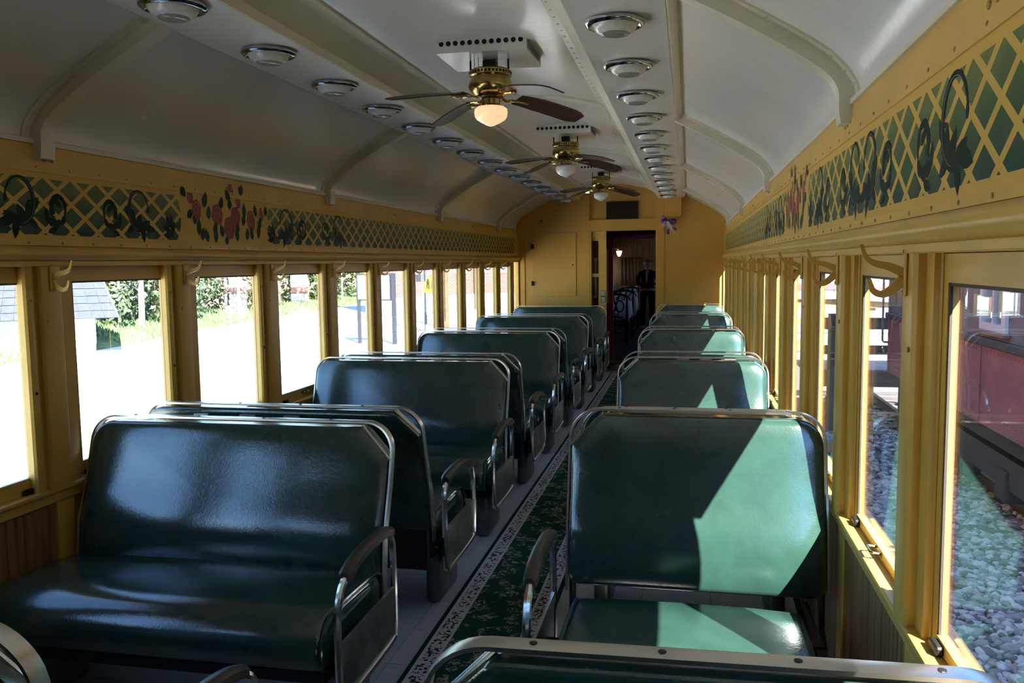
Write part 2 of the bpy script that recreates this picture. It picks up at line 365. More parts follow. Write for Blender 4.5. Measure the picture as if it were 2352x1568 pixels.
for s in (-1, 1):
    d = [(0.523, 2.352), (0.862, 2.352), (0.905, 2.405), (0.905, 2.44), (0.40, 2.50), (0.395, 2.470), (0.435, 2.457), (0.515, 2.385)]
    du = MB().prism([(s*a, b2) for a, b2 in d], 'Y', YA, YB-0.002).obj('light_duct', cream2, ceil)
    st = MB().prism([(s*0.528, 2.3505), (s*0.852, 2.3505), (s*0.852, 2.353), (s*0.528, 2.353)], 'Y', YA, YB-0.003).obj('duct_soffit', cream, ceil)
    MB().prism([(s*1.424, 1.995), (s*1.398, 1.985), (s*1.396, 1.968), (s*1.424, 1.968)], 'Y', YA, YB).obj('cornice_strip', cream2, ceil)
    sc_ = MB()
    for i in range(110):
        sc_.lathe([(0.0, -0.003), (0.005, -0.002), (0.006, 0.0)], (s*0.415, 0.9+i*0.098, 2.4625), 6)
    o = sc_.obj('duct_screws', cream2, ceil); o['kind'] = 'stuff'
    # curved ribs
    for k in range(-1, 4):
        yc = 2.74+2.545*k
        inner = [(x_*1.0-0.0, z_) for x_, z_ in sm([(0.80, 2.372), (0.95, 2.296), (1.10, 2.214), (1.24, 2.128), (1.325, 2.066), (1.362, 2.015), (1.366, 1.96), (1.372, 1.915)])]
        outer = [(0.80, 2.43), (1.0, 2.335), (1.155, 2.248), (1.30, 2.158), (1.38, 2.095), (1.42, 2.03), (1.42, 1.97), (1.412, 1.915)]
        p = [(s*a, b2) for a, b2 in inner]+[(s*a, b2) for a, b2 in outer[::-1]]
        rb = MB().prism(p, 'Y', yc-0.036, yc+0.036).obj('rib', cream2, ceil)
        fl_ = [(a+0.0, b2) for a, b2 in sm([(0.86, 2.388), (1.0, 2.316), (1.155, 2.230), (1.30, 2.139), (1.366, 2.079), (1.405, 2.022), (1.412, 1.978)])]
        fo = [(a+0.006, b2+0.012) for a, b2 in fl_]
        MB().prism([(s*a, b2) for a, b2 in fl_]+[(s*a, b2) for a, b2 in fo[::-1]], 'Y', yc-0.072, yc+0.072).obj('rib_flange', cream2, rb)
        sb = MB()
        for a, b2 in fl_[2::3]:
            for yy in (-0.055, 0.055):
                sb.lathe([(0.0, -0.004), (0.006, -0.002), (0.007, 0.003)], (s*(a-0.002), yc+yy, b2-0.002), 6)
        o = sb.obj('rib_screws', cream2, rb); o['kind'] = 'stuff'
for k in range(-1, 4):                      # shallow ribs across the middle of the roof
    yc = 2.74+2.545*k
    a_ = sm([(-0.41, 2.462), (0.0, 2.536), (0.41, 2.462)], 5); b_ = [(p[0], p[1]+0.03) for p in a_]
    MB().prism(a_+b_[::-1], 'Y', yc-0.06, yc+0.06).obj('centre_rib', cream2, ceil)

# ------------------------------------------------------------------ side walls
def lat(s, xs): return s*xs
HOOKS = []
for s in (-1, 1):
    D = SIDE[s]; nm = D['name']; sill = D['sill']
    mb = MB(); mb.box(s*1.445, s*1.485, YA-0.1, YB+0.1, -0.1, sill-0.02)
    mb.box(s*1.425, s*1.50, YA-0.1, YB+0.1, 1.53, 2.10)
    wl = struct('wall_'+nm, mb, yellow)
    # unseen outer sheathing, dark in place of red to stop red bounce light
    MB().box(s*1.4855, s*1.51, YA-0.1, YB+0.1, -0.45, sill-0.015).obj('outer_sheathing', mat('outer_dark_no_bounce_'+nm, (0.035, 0.032, 0.032), 0.6), wl)
    # letterboard
    fp = MB().prism([(s*1.40, 1.618), (s*1.428, 1.618), (s*1.428, 1.872), (s*1.40, 1.872)], 'Y', YA, YB-0.02).obj('frieze_panel', frieze, wl)
    MB().prism([(s*1.396, 1.868), (s*1.406, 1.972), (s*1.428, 1.972), (s*1.428, 1.868)], 'Y', YA, YB-0.02).obj('cove_board', yellow, wl)
    MB().box(s*1.3965, s*1.428, YA, YB-0.02, 1.600, 1.6195).obj('lower_flange', yellow, wl)
    roll = [(s*1.43, 1.5985)]+[(s*(1.398-q[0]), q[1]) for q in arc(0, 1.571, 0.0275, 90, -90, 8)]+[(s*1.43, 1.5435)]
    roll = [(s*1.43, 1.5985)]+[(s*(1.398-0.035*math.cos(math.radians(a))), 1.571+0.0275*math.sin(math.radians(a))) for a in range(90, -91, -15)]+[(s*1.43, 1.5435)]
    MB().prism(roll, 'Y', YA, YB-0.02).obj('roll_moulding', yellow, wl, True)
    MB().bev(s*1.386 if s > 0 else -1.43, 1.43 if s > 0 else -1.386, YA, YB-0.02, 1.5235, 1.545, 0.003, 1).obj('head_batten', yellow, wl)
    sc_ = MB()
    for i in range(62):
        y_ = 0.95+i*0.170
        sc_.lathe([(0.0, 0.0035), (0.0045, 0.002), (0.0055, 0)] if s < 0 else [(0.0, -0.0035), (0.0045, -0.002), (0.0055, 0)], (s*1.3965, y_, 1.610), 6, 'X')
        sc_.lathe([(0.0, 0.0035), (0.0045, 0.002), (0.0055, 0)] if s < 0 else [(0.0, -0.0035), (0.0045, -0.002), (0.0055, 0)], (s*1.3985, y_+0.06, 1.886), 6, 'X')
    for i in range(9):
        for dy in (0, 0.04):
            sc_.lathe([(0.0, 0.006*-s), (0.008, 0.004*-s), (0.009, 0)], (s*1.402, 1.48+i*1.272+dy, 1.915), 7, 'X')
    o = sc_.obj('screws', screw_m, wl); o['kind'] = 'stuff'
    # painted scrolls and roses on the letterboard
    X0 = s*1.3994; LAY = [0]
    def lay():
        LAY[0] = (LAY[0]+1) % 30; return X0-s*LAY[0]*1.5e-5
    def ribbon(mb, pts, ws):
        L = []; Rr = []; xl = lay()
        for i, (a, b2) in enumerate(pts):
            p0 = pts[max(i-1, 0)]; p1 = pts[min(i+1, len(pts)-1)]
            dx, dz = p1[0]-p0[0], p1[1]-p0[1]; q = math.hypot(dx, dz) or 1; w_ = ws[i]/2
            L.append((xl, a-dz/q*w_, b2+dx/q*w_)); Rr.append((xl, a+dz/q*w_, b2-dx/q*w_))
        for i in range(len(pts)-1): mb.add([L[i], L[i+1], Rr[i+1], Rr[i]], [(0, 1, 2, 3)])
    def blob(mb, c, a, b2, rot=0, lobes=0, amp=0.0, k=14, x_=None):
        pts = []; xl = lay()
        for i in range(k):
            t = 2*PI*i/k; rr_ = 1+amp*math.cos(lobes*t)
            px, pz = a*rr_*math.cos(t), b2*rr_*math.sin(t)
            pts.append((xl if x_ is None else x_, c[0]+px*math.cos(rot)-pz*math.sin(rot), c[1]+px*math.sin(rot)+pz*math.cos(rot)))
        mb.poly(pts)
    def leafp(mb, c, ln, wd, rot):
        pts = []; xl = lay()
        for t, q in ((0, 0), (0.2, 0.7), (0.42, 1), (0.7, 0.75), (1, 0), (0.7, -0.75), (0.42, -1), (0.2, -0.7)):
            px, pz = (t-0.4)*ln, q*wd/2
            pts.append((xl, c[0]+px*math.cos(rot)-pz*math.sin(rot), c[1]+px*math.sin(rot)+pz*math.cos(rot)))
        mb.poly(pts)
    def scroll(cy, flip, sz):
        mb = MB()
        th = [math.radians(a) for a in range(168, -126, -12)]
        big = [(cy+flip*sz*0.066*math.cos(t), 1.762+0.080*math.sin(t)) for t in th]; m_ = len(big)
        ribbon(mb, big, [0.008+0.028*(i/m_)**1.2 for i in range(m_)])
        blob(mb, (big[0][0], big[0][1]-0.012), 0.009, 0.016)
        for i, (q, ln, wd, ro) in enumerate(((m_-3, 0.095, 0.040, 150), (m_-5, 0.085, 0.044, 118), (m_-7, 0.070, 0.038, 95), (m_-1, 0.090, 0.040, 195), (m_-9, 0.06, 0.028, 60), (m_-2, 0.075, 0.036, 262), (m_-6, 0.06, 0.03, -30))):
            p = big[q]; rot = math.radians(ro if flip > 0 else 180-ro)
            leafp(mb, (p[0]+math.cos(rot)*0.025, p[1]+math.sin(rot)*0.020), ln, wd, rot)
        sm2 = [(cy+flip*sz*(0.050+0.016*math.cos(t)), 1.742+0.018*math.sin(t)) for t in [math.radians(a) for a in range(0, 300, 25)]]
        ribbon(mb, sm2, [0.010]*len(sm2))
        o = mb.obj('painted_scroll', scroll_m, fp)
        mb = MB(); k0 = X0
        ribbon(mb, [(a+0.004*flip, b2-0.003) for a, b2 in big[3:-3]], [0.0022]*(len(big)-6))
        mb.xf(lambda x_, y_, z_: (x_-s*0.0004, y_, z_)); mb.obj('highlight', scroll_hi, o)
    def curl(cy, flip, sz):
        mb = MB()
        th = [math.radians(a) for a in range(215, -40, -13)]
        c = [(cy-flip*sz*0.036*math.cos(t), 1.742+0.044*math.sin(t)) for t in th]; m_ = len(c)
        ribbon(mb, c, [0.010+0.018*(1-i/m_) for i in range(m_)])
        for i, (dx, dz, ln, wd, ro) in enumerate(((0.040, -0.055, 0.060, 0.030, 20), (0.062, -0.030, 0.045, 0.026, 80), (0.010, -0.062, 0.055, 0.030, 160), (0.030, -0.085, 0.055, 0.026, -20), (-0.022, -0.050, 0.05, 0.024, 120), (0.0, 0.012, 0.055, 0.026, 40))):
            leafp(mb, (cy+flip*sz*dx, 1.745+dz), ln, wd, math.radians(ro if flip > 0 else 180-ro))
        blob(mb, (cy+flip*0.035, 1.690), 0.020, 0.016, 0.5, 5, 0.15)
        mb.obj('painted_scroll', scroll_m, fp)
    groups = [(2.957, 1), (5.05, 1.15)] + ([(2.05, 1.1)] if s > 0 else [])
    for c, z_ in groups:
        for f_ in (-1, 1):
            scroll(c+f_*0.335*z_, -f_, z_); curl(c+f_*0.145*z_, f_, z_)
        if c != 2.05:
            mb = MB()
            for i in range(6): leafp(mb, (c+(0.56 if c < 4 else -0.56)+0.02*math.cos(i), 1.69+0.03*math.sin(i*1.1)), 0.07, 0.03, 1.2+i*0.5)
            mb.obj('painted_scroll', scroll_m, fp)
    for (ry, rz, ra, rb2) in ((-0.285, 1.792, 0.032, 0.044), (-0.335, 1.848, 0.022, 0.030), (-0.10, 1.775, 0.046, 0.048), (0.075, 1.775, 0.042, 0.045), (0.01, 1.712, 0.046, 0.052),
                              (0.235, 1.76, 0.038, 0.050), (0.350, 1.80, 0.020, 0.032), (0.035, 1.902, 0.024, 0.034), (0.105, 1.858, 0.022, 0.036), (-0.225, 1.765, 0.030, 0.040)):
        if rz == 1.765: continue
        yc = 4.02+ry
        mb = MB(); ra *= 1.12; rb2 *= 1.12; blob(mb, (yc, rz), ra, rb2, 0.2, 6, 0.05, 36); o = mb.obj('painted_rose', rose_red, fp)
        o.location.x = -s*0.0002 if rz > 1.868 else 0
        mb = MB(); X0 -= s*0.0005
        for q, a0 in ((0.72, 20), (0.45, 160), (0.25, 300)):
            pts = [(yc+ra*q*math.cos(math.radians(a0+t)), rz+rb2*q*math.sin(math.radians(a0+t))) for t in range(0, 211, 30)]
            ribbon(mb, pts, [0.0018]*len(pts))
        mb.obj('petal_lines', rose_line, o); X0 += s*0.0005
    for (ly, lz, rot, ln) in ((-0.40, 1.872, -0.9, 0.05), (-0.30, 1.745, 1.4, 0.06), (-0.345, 1.765, 0.6, 0.055), (-0.27, 1.700, 1.5, 0.075), (-0.215, 1.835, 1.35, 0.07), (-0.18, 1.775, 1.5, 0.06), (-0.24, 1.668, 1.3, 0.06), (-0.20, 1.662, 1.9, 0.06),
                              (-0.06, 1.832, 1.4, 0.055), (0.02, 1.83, 1.5, 0.05), (-0.125, 1.70, 1.2, 0.06), (-0.12, 1.665, 1.5, 0.07), (-0.06, 1.69, 1.9, 0.06), (0.085, 1.675, 1.7, 0.07), (0.09, 1.71, 1.2, 0.05), (-0.02, 1.645, 1.4, 0.04),
                              (0.165, 1.80, 1.6, 0.075), (0.155, 1.755, 1.3, 0.06), (0.19, 1.68, 1.4, 0.06), (0.24, 1.685, 1.8, 0.065), (0.285, 1.81, 1.8, 0.06), (0.33, 1.745, 1.3, 0.065), (0.315, 1.700, 1.4, 0.08), (0.40, 1.815, 1.4, 0.05),
                              (0.0, 1.872, 2.1, 0.06), (0.135, 1.91, 1.4, 0.05)):
        mb = MB(); leafp(mb, (4.02+ly, lz), ln*1.2, 0.042, rot); o = mb.obj('painted_leaf', leaf_dark, fp)
        o.location.x = -s*(0.004 if lz+ln*0.6 > 1.866 else 0)
    mb = MB(); ribbon(mb, [(4.03, 1.88), (4.06, 1.84), (4.085, 1.79)], [0.004]*3); ribbon(mb, [(3.73, 1.81), (3.745, 1.76), (3.76, 1.70)], [0.004]*3); ribbon(mb, [(4.34, 1.80), (4.32, 1.75), (4.30, 1.70)], [0.004]*3)
    mb.obj('painted_stem', leaf_dark, fp)
    # sill and apron
    MB().bev(*(sorted((s*1.395, s*1.445))), YA, YB-0.02, sill-0.018, sill, 0.006, 2).obj('sill_ledge', yellow, wl)
    MB().bev(*(sorted((s*1.409, s*1.446))), YA, YB-0.02, sill-0.058, sill-0.0185, 0.004, 1).obj('apron_rail', yellow, wl)
    # wainscot boards
    bme = MB().bev(min(s*1.426, s*1.446), max(s*1.426, s*1.446), 0.0012, 0.0398, 0.09, sill-0.06, 0.004, 1).mesh('board', board_m)
    for i in range(-20, 85):
        y_ = 2.774+0.0405*i
        if -0.5 < y_ < 5.9:
            bo = link('board', bme, wl); bo.location = (random.uniform(-0.001, 0.001), y_, 0)
    mb = MB()
    for i in range(140):
        y_ = 2.774+0.0405*(85+i)
        if y_ < YB-0.06: mb.box(s*1.428, s*1.446, y_+0.001, y_+0.0397, 0.09, sill-0.06)
    for i in range(80):
        y_ = 2.774-0.0405*(21+i)
        if y_ > YA: mb.box(s*1.428, s*1.446, y_+0.001, y_+0.0397, 0.09, sill-0.06)
    o = mb.obj('boarding', board_m, wl); o['kind'] = 'stuff'
    MB().box(s*1.40, s*1.446, YA, YB-0.02, 0.0, 0.09).obj('skirting', leather, wl)
    # posts
    for k in KS:
        yp = POST0+PITCH*k
        if yp > YB: continue
        pc = MB().box(s*1.420, s*1.458, yp+D['pn'], yp+0.0985, sill-0.0005, 1.535).obj('window_post', yellow, wl)
        def half_round(c, w_, xf_, xb, name):
            pr = [(s*xb, c-w_/2), (s*(xf_+0.012), c-w_/2), (s*(xf_+0.003), c-w_/2+0.006), (s*xf_, c-w_/2+0.015), (s*xf_, c+w_/2-0.015), (s*(xf_+0.003), c+w_/2-0.006), (s*(xf_+0.012), c+w_/2), (s*xb, c+w_/2)]
            return MB().prism(pr, 'Z', sill+0.0005, 1.5235).obj(name, yellow, pc, 30)
        half_round(yp+D['bead'], 0.045, 1.404 if s < 0 else 1.424, 1.4375, 'stop_bead')
        fr_ = half_round(yp+D['col'], D['colw'], 1.392, 1.421, 'column_bead')
        for q, (dy, zz) in enumerate(((D['bead'], 1.06), (D['bead'], 1.40), (D['col']-0.03, 1.32))):
            MB().lathe([(0.0, -s*0.002), (0.006, -s*0.0015), (0.0065, 0)], (s*((1.4035 if s < 0 else 1.4235) if q < 2 else 1.3915), yp+dy, zz), 8, 'X', True).obj('screw_hole', hole if q == 0 else screw_m, pc)
        MB().bev(*(sorted((s*1.412, s*1.447))), yp-0.045, yp+0.045, 0.09, sill-0.058, 0.004, 1).obj('post_foot', yellow, pc)
        # outer red stops
        MB().box(s*1.4585, s*1.4615, yp-0.131+D['gw']-0.589+0.0025, yp+0.1285, sill, 1.529).obj('outer_stop', red_outer, pc)
    # window sashes
    wn = 0
    for k in KS:
        y0 = POST0+PITCH*k+0.131; y1 = y0+D['gw']
        if y1 > YB-0.1: continue
        wn += 1
        idx = wn if s < 0 else wn+40
        wo = empty('window_%d' % idx); wo['kind'] = 'structure'
        gb = D['gb']; xa, xb = sorted((s*1.438, s*1.458))
        MB().box(xa, xb, y0-0.033, y0, sill+0.001, 1.522).obj('stile', yellow, wo)
        MB().box(xa, xb, y1, y1+0.033, sill+0.001, 1.522).obj('stile', yellow, wo)
        MB().box(xa, xb, y0, y1, GT, 1.522).obj('top_rail', yellow, wo)
        br = MB().box(xa, xb, y0, y1, sill+0.001, gb).obj('bottom_rail', yellow, wo)
        # inner bead round the glass
        xg0, xg1 = sorted((s*1.4405, s*1.4455))
        mb = MB(); mb.box(xg0, xg1, y0, y0+0.007, gb, GT); mb.box(xg0, xg1, y1-0.007, y1, gb, GT); mb.box(xg0, xg1, y0+0.007, y1-0.007, GT-0.007, GT)
        mb.obj('glazing_bead', leather, wo)
        MB().box(s*1.4465, s*1.4495, y0+0.0005, y1-0.0005, gb+0.0005, GT-0.0005).obj('pane', glass, wo)
        x2, x3 = sorted((s*1.459, s*1.4845))
        MB().box(x2, x3, y0-0.002, y1+0.002, GT+0.002, 1.53).obj('outer_head', red_outer, wo)
        MB().box(x2, x3, y0-0.002, y1+0.002, sill-0.019, sill-0.001).obj('outer_sill', red_outer, wo)
        yc = (y0+y1)/2; xh = s*1.438
        mb = MB(); zz = (sill+gb)/2+0.004
        mb.tube([(xh, yc-0.03, zz), (xh-s*0.02, yc-0.03, zz+0.003), (xh-s*0.026, yc-0.022, zz+0.003), (xh-s*0.026, yc+0.022, zz+0.003), (xh-s*0.02, yc+0.03, zz+0.003), (xh, yc+0.03, zz)], 0.0035, 6)
        mb.box(xh-s*0.002, xh, yc-0.04, yc+0.04, zz-0.008, zz+0.008)
        mb.obj('lift_handle', brass, br, True)
        for yy in (y0+0.03, y1-0.03):
            MB().bev(*sorted((xh-s*0.016, xh)), yy-0.028, yy+0.028, sill+0.002, sill+0.022, 0.004, 1).obj('sash_latch', dark_metal, br)
        if k in range(-1, 10): HOOKS.append((s, POST0+PITCH*k+D['col'], k))

# hat and coat hooks, one on every post
def hook(s, y_, label):
    x_ = s*1.392
    t = thing('coat_hook', label, 'hook', (x_, y_, 1.485), 'coat hooks on the window posts')
    MB().bev(*sorted((x_, x_-s*0.008)), y_-0.013, y_+0.013, 1.432, 1.534, 0.003, 1).obj('mount_plate', yellow, t)
    def prong(pts, nm, w0, w1):
        mb = MB(); rs = []
        P = sm([(x_-s*a, z_) for a, z_ in pts], 4); m = len(P)
        for i, (px, pz) in enumerate(P):
            q0 = P[max(i-1, 0)]; q1 = P[min(i+1, m-1)]; dx, dz = q1[0]-q0[0], q1[1]-q0[1]; L = math.hypot(dx, dz); w_ = (w0+(w1-w0)*i/(m-1))/2
            nx, nz_ = -dz/L*w_, dx/L*w_
            rs.append([(px+nx, y_-0.004, pz+nz_), (px+nx, y_+0.004, pz+nz_), (px-nx, y_+0.004, pz-nz_), (px-nx, y_-0.004, pz-nz_)])
        mb.rings(rs); mb.obj(nm, yellow, t, True)
    prong([(0.006, 1.482), (0.035, 1.496), (0.062, 1.503), (0.082, 1.515), (0.094, 1.545)], 'upper_prong', 0.021, 0.007)
    prong([(0.006, 1.470), (0.030, 1.446), (0.050, 1.437), (0.068, 1.446), (0.076, 1.470)], 'lower_prong', 0.023, 0.008)
    for zz in (1.440, 1.527):
        MB().lathe([(0, -s*0.003), (0.005, -s*0.002), (0.005, 0)], (x_-s*0.008, y_, zz), 8, 'X').obj('screw', yellow, t)
for s, y_, k in HOOKS:
    nth = k+2 if s < 0 else k+2
    hook(s, y_, 'yellow painted double coat hook, %s from the camera along the %s wall' % (ORD[min(nth-1, 15)] if nth > 1 else 'nearest', SIDE[s]['name']))

# ------------------------------------------------------------------ far bulkhead, and unseen rear wall that cuts light
prof = [(-x_, z_) for x_, z_ in reversed(CE)] + [(-0.86, 2.44), (-0.40, 2.50), (0, 2.57), (0.40, 2.50), (0.86, 2.44)] + list(CE)
def bulk(y0, y1, name, door):
    mb = MB(); base = -0.01
    if door:
        L_ = [(-1.45, base), (-0.40, base), (-0.40, 2.44), (-0.86, 2.44)]+[(-x_, z_) for x_, z_ in CE[1:]]+[(-1.45, 1.95)]
        R_ = [(1.45, base), (0.605, base), (0.605, 2.44), (0.86, 2.44)]+[(x_, z_) for x_, z_ in CE[1:]]+[(1.45, 1.95)]
        mb.prism(L_, 'Y', y0, y1); mb.prism(R_, 'Y', y0, y1)
        mb.prism([(-0.40, 1.945), (0.605, 1.945), (0.605, 2.60), (-0.40, 2.60)], 'Y', y0+0.035, y1)
    else:
        mb.prism([(-1.5, base), (1.5, base)]+[(x_, z_+0.01) for x_, z_ in prof[::-1]], 'Y', y0, y1)
    return struct(name, mb, yellow_d if door else mat('rear_dark_block', (0.05, 0.03, 0.02), 0.5))
wf = bulk(YB, YB+0.07, 'wall_far', True)
wb = bulk(YA-0.07, YA, 'wall_rear_blocker', False)  # unseen; placed close and coloured dark to keep light off the seat faces
MB().box(-0.3945, 0.4965, YB-0.012, YB+0.0345, 1.9475, 2.082).obj('door_header', yellow_d, wf)
MB().box(-0.455, -0.395, YB-0.012, YB+0.002, 0.0, 2.39).obj('door_jamb', yellow_d, wf)
MB().box(0.497, 0.607, YB-0.012, YB+0.036, 0.0, 2.39).obj('door_jamb', yellow_d, wf)
MB().box(-0.3945, -0.37, YB-0.008, YB+0.03, 0.0, 1.946).obj('door_stop', yellow_d, wf)
MB().box(-0.3695, 0.4965, YB-0.006, YB+0.0345, 1.928, 1.947).obj('door_stop', yellow_d, wf)
MB().box(0.61, 0.618, YB-0.004, YB, 0.0, 2.09).obj('panel_seam', yellow, wf)
MB().box(1.385, 1.43, YB-0.03, YB, 0.0, 1.95).obj('corner_post', yellow, wf)
MB().box(-1.43, -1.385, YB-0.03, YB, 0.0, 1.95).obj('corner_post', yellow, wf)
MB().box(-1.36, -1.30, YB-0.010, YB, 0.0, 1.93).obj('panel_batten', yellow_d, wf)
# raised locker door
lp = MB().bev(-1.193, -0.580, YB-0.012, YB, 1.045, 1.915, 0.003, 1).obj('locker_door', yellow_d, wf)
for zz in (1.735, 1.225):
    h_ = MB(); h_.bev(-1.205, -1.165, YB-0.03, YB-0.010, zz-0.03, zz+0.03, 0.004, 1); h_.tube([(-1.195, YB-0.03, zz-0.034), (-1.195, YB-0.03, zz+0.034)], 0.009, 8)
    h_.obj('hinge', dark_metal, lp)
MB().lathe([(0, -0.004), (0.008, -0.003), (0.009, 0)], (-0.625, YB-0.012, 1.475), 8, 'Y').obj('lock_hole', hole, lp)
MB().lathe([(0, -0.006), (0.012, -0.004), (0.013, 0)], (-1.06, YB, 2.08), 8, 'Y').obj('wall_stud', dark_metal, wf)
# sliding door leaf, half open
dl = empty('door_1', (-0.27, YB+0.05, 0)); dl['kind'] = 'structure'; dl['label'] = 'narrow yellow sliding door leaf with two dark windows'
mb = MB(); ya, yb = YB+0.037, YB+0.069
for q in ((-0.40, -0.366, 0, 1.946), (-0.278, -0.169, 0, 1.946), (-0.366, -0.278, 1.798, 1.946), (-0.366, -0.278, 1.306, 1.352), (-0.366, -0.278, 0, 0.90)):
    mb.box(q[0], q[1], ya, yb, q[2], q[3])
mb.obj('leaf', yellow, dl)
for z0, z1 in ((1.352, 1.798), (0.90, 1.306)):
    fr_ = MB(); fr_.box(-0.366, -0.360, ya-0.004, yb, z0, z1); fr_.box(-0.286, -0.278, ya-0.004, yb, z0, z1); fr_.box(-0.360, -0.286, ya-0.004, yb, z1-0.008, z1); fr_.box(-0.360, -0.286, ya-0.004, yb, z0, z0+0.008)
    f_ = fr_.obj('window_frame', dark_metal, dl)
    MB().box(-0.360, -0.286, ya+0.012, ya+0.016, z0+0.008, z1-0.008).obj('pane', glass, f_)
lk = MB().bev(-0.245, -0.185, ya-0.010, ya, 0.955, 1.125, 0.004, 1).obj('lock_plate', steel, dl)
MB().tube([(-0.243, ya-0.03, 1.035), (-0.215, ya-0.035, 1.045), (-0.190, ya-0.03, 1.035)], 0.008, 8).obj('door_lever', steel, lk, True)
# boxed duct end, screen, ribbon bow
tag(MB().bev(0.613, 0.836, YB-0.09, YB-0.0005, 2.095, 2.351, 0.004, 1).obj('duct_box', yellow_d), 'small plain yellow box below the right duct on the far bulkhead', 'box')
t = thing('wall_screen', 'dark blank screen standing in the recess above the far door', 'screen', (0.05, YB+0.03, 2.075))
MB().bev(-0.165, 0.265, YB-0.005, YB+0.033, 2.083, 2.322, 0.006, 1).obj('casing', black_p, t)
MB().box(-0.150, 0.250, YB-0.007, YB-0.004, 2.098, 2.307).obj('panel', tv_m, t)
t = thing('ribbon_bow', 'purple and white ribbon bow pinned right of the far doorway', 'bow', (0.66, YB-0.02, 2.04))
yb_ = YB-0.105
def ribbn(pts, wd, m, nm):
    mb = MB(); P = sm(pts, 4); A = []; B = []
    for i, p in enumerate(P):
        q0 = P[max(0, i-1)]; q1 = P[min(len(P)-1, i+1)]; dx, dz = q1[0]-q0[0], q1[2]-q0[2]; L = math.hypot(dx, dz) or 1
        w_ = wd*(0.75+0.25*math.sin(PI*i/(len(P)-1)))/2
        A.append((p[0]-dz/L*w_, p[1]+0.006, p[2]+dx/L*w_)); B.append((p[0]+dz/L*w_, p[1]-0.006, p[2]-dx/L*w_))
    for i in range(len(P)-1): mb.add([A[i], A[i+1], B[i+1], B[i]], [(0, 1, 2, 3)])
    o = mb.obj(nm, m, t, True); sol = o.modifiers.new('thickness', 'SOLIDIFY'); sol.thickness = 0.003
ribbn([(0.655, yb_, 2.03), (0.625, yb_-0.03, 2.06), (0.598, yb_-0.04, 2.075), (0.60, yb_-0.02, 2.03), (0.65, yb_, 2.02)], 0.05, purple, 'loop')
ribbn([(0.665, yb_, 2.03), (0.70, yb_-0.03, 2.045), (0.745, yb_-0.04, 2.045), (0.74, yb_-0.02, 2.01), (0.67, yb_, 2.02)], 0.05, purple, 'loop')
ribbn([(0.655, yb_-0.01, 2.02), (0.62, yb_-0.05, 2.015), (0.61, yb_-0.04, 1.985), (0.66, yb_-0.02, 2.01)], 0.042, lilac, 'loop')
ribbn([(0.66, yb_-0.02, 2.02), (0.67, yb_-0.02, 1.96), (0.655, yb_-0.015, 1.90), (0.672, yb_-0.015, 1.865)], 0.04, purple, 'tail')
ribbn([(0.665, yb_-0.025, 2.02), (0.69, yb_-0.03, 1.98), (0.72, yb_-0.02, 1.93), (0.765, yb_-0.015, 1.895)], 0.036, white_rib, 'tail')
ribbn([(0.668, yb_-0.02, 2.02), (0.70, yb_-0.01, 1.97), (0.74, yb_-0.01, 1.935), (0.775, yb_-0.01, 1.93)], 0.024, purple, 'tail')
ribbn([(0.662, yb_-0.022, 2.015), (0.672, yb_-0.024, 1.97), (0.668, yb_-0.022, 1.93)], 0.03, lilac, 'tail')
MB().lathe([(0.0, -0.02), (0.016, -0.014), (0.020, 0), (0.016, 0.014), (0.0, 0.02)], (0.661, yb_-0.025, 2.018), 10, 'Y').obj('knot', white_rib, t, True)
MB().tube([(0.66, yb_, 2.03), (0.66, YB-0.088, 2.05), (0.66, YB-0.088, 2.093)], 0.002, 5).obj('pin', dark_metal, t)

# ------------------------------------------------------------------ duct lamps
def ceiling_lamp(loc, label, group):
    t = thing('ceiling_lamp', label, 'lamp', loc, group)
    MB().lathe([(0.080, 0.0), (0.102, -0.001), (0.106, -0.008), (0.105, -0.015), (0.098, -0.021), (0.089, -0.022), (0.081, -0.017), (0.079, -0.004), (0.080, 0.0)], loc, 32).obj('chrome_rim', rim_chrome, t, True)
    MB().lathe([(0.081, -0.010), (0.078, -0.022), (0.070, -0.034), (0.058, -0.043), (0.050, -0.046)], loc, 32).obj('glass_bowl', frosted, t, True)
    MB().lathe([(0.0515, -0.0445), (0.046, -0.050), (0.03, -0.053), (0.0, -0.054)], loc, 32).obj('lens', lens_m, t, True)
    return t
LR = [3.045+0.664*i for i in range(13)]; LL = [2.50+0.627*i for i in range(15)]
lamp0 = None
for s, Ys, nm in ((1, LR, 'right-hand'), (-1, LL, 'left-hand')):
    for i, y_ in enumerate(Ys):
        if y_ > 11.45: continue
        lab = 'round frosted ceiling lamp with chrome rim, %s from the camera in the %s row' % (ORD[i], nm)
        gr = 'ceiling lamps of the %s row' % nm
        loc = (s*0.677, y_, 2.3503)
        if lamp0 is None: lamp0 = ceiling_lamp(loc, lab, gr)
        else: dup(lamp0, loc, lab, gr)

